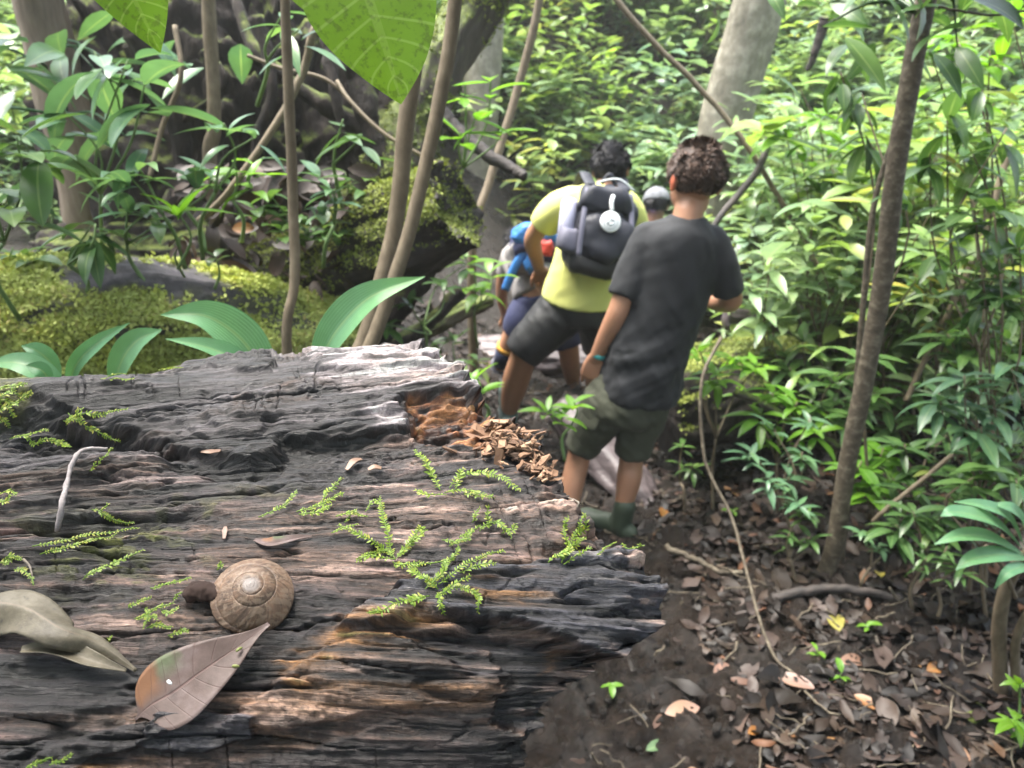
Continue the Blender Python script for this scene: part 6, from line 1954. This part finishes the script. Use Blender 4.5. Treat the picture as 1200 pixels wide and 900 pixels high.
# ------------------------------------------------------------------ plants right of the path
def RP(label, tip, base, L, **kw):
    b = on_ground(*base) if len(base) == 2 else down(P(*base))
    return spray('shrub', label, b, P(*tip), L, **kw)
G1 = 'leafy shrubs right of the trail'
SH = [
 # label, tips (px,py,Y), base (px,py,Y), leaf len, opts
 ('low shrub with whorls of small blue-green leaves just left of the slim tree', [(905, 500, 2.35), (940, 530, 2.3), (880, 530, 2.3), (925, 560, 2.25), (950, 490, 2.4), (900, 560, 2.2), (935, 590, 2.15)], (925, 640, 2.2), .085, dict(mat='leaf_blue', m=7, W=.27)),
 ('short sprout with drooping leaves at the foot of the slim tree on its left', [(945, 600, 2.15), (925, 625, 2.12), (950, 630, 2.12)], (940, 660, 2.1), .07, dict(m=6, W=.3)),
 ('shrub with broad pale leaves just right of the slim tree at knee height', [(1060, 520, 2.3), (1095, 545, 2.25), (1045, 560, 2.25), (1110, 510, 2.35), (1075, 575, 2.2)], (1075, 640, 2.2), .12, dict(m=7, W=.28)),
 ('tall shrub with long glossy leaves reaching over the right frame edge', [(1130, 440, 2.05), (1165, 470, 2.0), (1100, 460, 2.1), (1185, 430, 2.0), (1150, 500, 2.0)], (1150, 640, 2.0), .135, dict(m=7, W=.27, mat='leaf_blue', below=1)),
 ('seedling with fresh light leaves beside the hollow black log', [(860, 415, 2.65), (840, 440, 2.6), (885, 430, 2.65), (820, 410, 2.6)], (845, 510, 2.6), .12, dict(m=6, W=.3, mat='leaf_bright')),
 ('plant with a fan of narrow leaves above the mossy hollow log', [(925, 430, 2.9), (960, 445, 2.9), (905, 405, 3.0), (940, 400, 3.0)], (930, 500, 3.0), .15, dict(m=7, W=.25)),
 ('leafy plant behind the slim tree at waist height with wide leaves', [(980, 440, 2.6), (1010, 420, 2.6), (1025, 460, 2.55), (960, 470, 2.6), (1000, 480, 2.5)], (995, 560, 2.6), .13, dict(m=7, W=.32)),
 ('dense plant right of the leaning pale stem with drooping leaves', [(1110, 390, 2.6), (1150, 370, 2.6), (1180, 400, 2.5), (1130, 420, 2.55)], (1140, 540, 2.6), .15, dict(m=7, W=.28, below=1)),
 ('thin shrub whose leaves hang beside the elbow of the boy in black', [(880, 330, 3.0), (905, 300, 3.0), (925, 340, 3.0), (895, 365, 2.95)], (905, 480, 3.1), .15, dict(m=7, W=.3, below=1, mat='leaf_far')),
 ('shrub with yellowish leaves in the middle of the thicket right of the slim tree', [(1090, 280, 2.7), (1125, 300, 2.7), (1070, 320, 2.7), (1110, 340, 2.7)], (1105, 500, 2.8), .14, dict(m=6, W=.33, below=1, tone=.8)),
 ('tall shrub with big dark leaves at the right edge high above the path', [(1165, 250, 2.1), (1195, 290, 2.1), (1140, 230, 2.15), (1185, 330, 2.1), (1150, 330, 2.1)], (1190, 560, 2.1), .13, dict(m=6, W=.36, kind='oval', below=1)),
 ('leafy plant left of the slim tree at shoulder height of the boy', [(955, 240, 3.1), (985, 270, 3.1), (930, 260, 3.1), (960, 310, 3.0), (995, 320, 3.0)], (975, 500, 3.1), .16, dict(m=7, W=.3, mat='leaf_far', below=1)),
 ('tall thin plant with bright leaves above the vine right of the hikers', [(920, 150, 3.4), (960, 130, 3.4), (985, 165, 3.4), (940, 190, 3.4)], (955, 480, 3.5), .16, dict(m=6, W=.34, mat='leaf_bright', below=1)),
 ('shrub with dangling oval leaves in front of the slim tree top', [(1010, 110, 2.3), (985, 85, 2.3), (1015, 160, 2.3)], (1040, 560, 2.3), .11, dict(m=5, W=.36, el=-.5, kind='oval', tone=.4)),
 ('tall shrub with long drooping leaves filling the upper right corner', [(1110, 130, 2.3), (1150, 100, 2.3), (1180, 150, 2.2), (1090, 180, 2.35), (1140, 180, 2.3)], (1160, 520, 2.3), .15, dict(m=6, W=.3, el=-.1, below=1)),
 ('bright shrub under the upper right corner twig with fresh leaves', [(1120, 40, 2.5), (1160, 60, 2.5), (1185, 20, 2.4), (1090, 60, 2.5)], (1170, 500, 2.5), .14, dict(m=6, W=.34, mat='leaf_bright', below=1)),
 ('wide-leaved plant low at the right edge above the big-leaved sapling', [(1165, 545, 1.9), (1190, 560, 1.85), (1140, 560, 1.9)], (1180, 640, 1.9), .11, dict(m=6, W=.32)),
 ('small pale sprout on litter right of the slim tree foot', [(1010, 625, 2.05), (1030, 640, 2.05)], (1015, 670, 2.05), .055, dict(m=5, W=.35, mat='leaf_blue')),
 ('seedling with three upright leaves behind the curled orange leaf', [(800, 520, 2.7), (812, 545, 2.65)], (805, 580, 2.6), .07, dict(m=4, W=.3)),
 ('low grassy sprout among litter far right at ground level', [(1110, 640, 1.9), (1085, 655, 1.9), (1125, 665, 1.85)], (1105, 690, 1.9), .075, dict(m=6, W=.22)),
 ('leafy clump at the base of the pale stems behind the slim tree', [(1040, 470, 2.9), (1070, 450, 2.9), (1050, 500, 2.85), (1085, 490, 2.8)], (1060, 560, 2.9), .14, dict(m=7, W=.3)),
 ('pale thicket plant directly right of the boy in black at chest height', [(880, 260, 3.6), (910, 230, 3.6), (935, 300, 3.5), (900, 210, 3.6)], (905, 430, 3.8), .18, dict(m=7, W=.3, mat='leaf_far', below=2)),
 ('thicket plant with large pale leaves between the slim tree and the vine', [(1000, 220, 3.3), (975, 200, 3.4), (990, 360, 3.2), (965, 370, 3.3), (1005, 290, 3.2)], (985, 470, 3.4), .17, dict(m=7, W=.32, mat='leaf_far', below=2)),
 ('thicket plant with pale narrow leaves right of the slim tree at head height', [(1070, 230, 3.2), (1060, 180, 3.2), (1085, 130, 3.3), (1075, 380, 3.1)], (1075, 470, 3.2), .17, dict(m=7, W=.26, mat='leaf_far', below=2)),
 ('thicket plant with pale leaves low behind the leaning stem at the right edge', [(1170, 200, 3.0), (1130, 250, 3.1), (1190, 370, 2.9), (1165, 300, 3.0)], (1170, 480, 3.0), .17, dict(m=7, W=.3, mat='leaf_far', below=2)),
 ('shrub with long fresh leaves low between the slim tree and the big-leaved sapling', [(1070, 600, 2.0), (1100, 610, 1.98), (1050, 615, 2.0), (1125, 585, 2.0)], (1085, 665, 1.95), .11, dict(m=7, W=.3)),
 ('broad-leaved plant directly above the pale thin root stick', [(1010, 540, 2.3), (1035, 525, 2.35), (1060, 545, 2.3), (1020, 570, 2.25)], (1035, 610, 2.25), .12, dict(m=7, W=.36, mat='leaf_bright', tone=.3)),
 ('leafy plant at the right frame edge just above the fan of the big-leaved sapling', [(1130, 560, 2.1), (1160, 530, 2.1), (1190, 520, 2.05), (1195, 555, 2.0)], (1170, 640, 2.0), .13, dict(m=7, W=.32)),
 ('dense low plant filling the gap left of the slim tree at knee height', [(935, 470, 2.6), (905, 460, 2.65), (955, 500, 2.5), (890, 485, 2.6)], (920, 560, 2.55), .12, dict(m=8, W=.32, mat='leaf_bright', tone=.3)),
 ('plant with hanging pale leaves right of the leaning bare sapling at waist height', [(1150, 430, 2.5), (1180, 460, 2.45), (1120, 470, 2.5), (1195, 500, 2.4)], (1160, 560, 2.5), .14, dict(m=8, W=.34, mat='leaf_pale_blue')),
]
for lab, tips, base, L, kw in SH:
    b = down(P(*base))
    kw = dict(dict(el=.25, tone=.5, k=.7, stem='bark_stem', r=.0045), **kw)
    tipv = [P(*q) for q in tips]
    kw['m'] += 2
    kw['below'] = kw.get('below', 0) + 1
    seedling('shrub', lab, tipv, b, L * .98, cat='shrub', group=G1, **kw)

# sapling with big leaves at the lower right corner
t = thing('young_tree', 'sapling with large glossy leaves and a forked stem at the lower right corner', 'sapling', down(P(1178, 828, 1.62)))
gs, gl = Geo(), Geo()
for pts, r in [([(1176, 845, 1.60), (1172, 780, 1.60), (1172, 720, 1.58), (1186, 672, 1.55), (1215, 640, 1.5)], .017),
               ([(1196, 850, 1.58), (1190, 790, 1.58), (1192, 745, 1.56), (1215, 700, 1.53)], .011),
               ([(1190, 700, 1.56), (1175, 665, 1.52), (1155, 640, 1.5)], .005)]:
    c = spline(np.array([P(*p) for p in pts]), 24)
    V, F = tube(c, np.linspace(r * 1.1, r * .8, 24), 9)
    V += .15 * r * fbm(V * 60, 2, 3)[:, None]
    gs.add(V, F)
gs.build('trunk', M['bark_stem'], t)
for mid, wd in [([(1200, 645, 1.5), (1165, 612, 1.48), (1120, 600, 1.46), (1102, 605, 1.46)], .045),
                ([(1200, 640, 1.5), (1180, 605, 1.5), (1150, 592, 1.5), (1118, 588, 1.5)], .04),
                ([(1200, 650, 1.48), (1160, 630, 1.46), (1125, 628, 1.44), (1095, 638, 1.43)], .042),
                ([(1205, 655, 1.47), (1175, 650, 1.44), (1140, 655, 1.42), (1120, 668, 1.41)], .045),
                ([(1205, 640, 1.5), (1198, 612, 1.5), (1185, 596, 1.5), (1160, 590, 1.52)], .045),
                ([(1210, 665, 1.45), (1195, 665, 1.42), (1180, 672, 1.40), (1165, 690, 1.4)], .03),
                ([(1215, 640, 1.52), (1210, 610, 1.54), (1205, 590, 1.56), (1195, 572, 1.58)], .04),
                ([(1215, 655, 1.5), (1235, 640, 1.48), (1260, 640, 1.46), (1290, 660, 1.45)], .05)]:
    c = spline(np.array([P(*p) for p in mid]), 18)
    w_ = np.maximum(wd * leaf_profile(np.linspace(0, 1, 18), 'lance'), .002)
    ribbon(gl, c, w_, [0, -.35, .95], .25, 7, rng.uniform(.3, .8))
gl.build('crown', M['leaf_strap'], t)
LP('seedling', 'bright green leaves poking in at the lower right corner below the big-leaved sapling', [(1195, 800, 1.45), (1205, 850, 1.42), (1190, 845, 1.42)], (1210, 880, 1.42), .07, m=6, W=.34, el=.35, tone=.6, mat='leaf_bright')

# small sprouts on the mud
for px, py, lab in [(955, 775, 'tiny bright sprout in the litter left of the yellow-green fallen leaf'), (1015, 745, 'tiny sprout right beside the yellow-green fallen leaf'),
                    (985, 800, 'tiny two-leaved sprout below the yellow-green fallen leaf'), (715, 815, 'tiny sprout on the mud close to the log end'), (858, 608, 'tiny sprout between the curved vine and the litter')]:
    b = on_ground(px, py)
    seedling('sprout', lab, [b + [0, 0, .035]], b, .04, m=4, W=.42, el=.4, mat='leaf_bright', kind='oval', cat='sprout', r=.0015)
# ------------------------------------------------------------------ light, sky, camera
w = bpy.data.worlds.new('World')
scene.world = w
w.use_nodes = True
nt = w.node_tree
bg = nt.nodes['Background']
sky = nt.nodes.new('ShaderNodeTexSky')
sky.sky_type = 'NISHITA'
sky.sun_disc = False
SUN_EL, SUN_AZ = math.radians(72), math.radians(-70)     # azimuth clockwise from +Y
sky.sun_elevation = SUN_EL
sky.sun_rotation = SUN_AZ
sky.air_density = 1.5
sky.dust_density = 5.0
hs = nt.nodes.new('ShaderNodeHueSaturation')
hs.inputs['Saturation'].default_value = .65            # thin white cloud
nt.links.new(sky.outputs[0], hs.inputs['Color'])
nt.links.new(hs.outputs[0], bg.inputs['Color'])
bg.inputs['Strength'].default_value = SKY_STRENGTH
sl = bpy.data.lights.new('sun', 'SUN')
sl.energy = SUN_STRENGTH
sl.angle = math.radians(40)
sl.color = (1.0, .97, .90)
so = bpy.data.objects.new('sun', sl)
d = Vector((math.sin(SUN_AZ) * math.cos(SUN_EL), math.cos(SUN_AZ) * math.cos(SUN_EL), math.sin(SUN_EL)))
so.rotation_euler = (-d).to_track_quat('-Z', 'Y').to_euler()
so.location = d * 12
COL.objects.link(so)

cd = bpy.data.cameras.new('camera')
cd.sensor_width = 36
cd.lens = 36 * FOC / 1200
cd.clip_start = .02
cd.clip_end = 200
cd.dof.use_dof = True
cd.dof.focus_distance = .60
cd.dof.aperture_fstop = 10.5
co = bpy.data.objects.new('camera', cd)
co.location = CAM
co.rotation_euler = (math.radians(90) - PITCH, 0, 0)
COL.objects.link(co)
scene.camera = co
vs = scene.view_settings
vs.view_transform = 'Standard'
vs.look = 'None'
vs.gamma = 1
vs.use_curve_mapping = False
vs.exposure = EXPOSURE
scene.render.engine = 'CYCLES'
scene.cycles.use_denoising = True
scene.cycles.max_bounces = 6
scene.cycles.diffuse_bounces = 3
scene.cycles.glossy_bounces = 2
scene.cycles.transmission_bounces = 4
scene.cycles.transparent_max_bounces = 4
scene.cycles.caustics_reflective = False
scene.cycles.caustics_refractive = False

# thin haze volume, added to lighten the background
HZ = NT('haze_air')
HZ.t.nodes.remove(HZ.b)
pv = HZ.n('ShaderNodeVolumePrincipled')
pv.inputs['Color'].default_value = (.92, .97, .93, 1)
pv.inputs['Density'].default_value = HAZE
pv.inputs['Anisotropy'].default_value = .3
HZ.l(pv.outputs[0], HZ.out.inputs['Volume'])
V = np.array([[x, y, zz] for zz in (-2.0, 9.0) for y in (-14.0, 82.0) for x in (-62.0, 62.0)])
F = np.array([[0, 2, 3, 1], [4, 5, 7, 6], [0, 1, 5, 4], [2, 6, 7, 3], [0, 4, 6, 2], [1, 3, 7, 5]])
if HAZE > 0:
    tag(Geo().add(V, [F]).build('haze', HZ.m, smooth=False), 'thin pale haze added to lighten the far forest', None, None, 'stuff')
scene.cycles.volume_bounces = 0
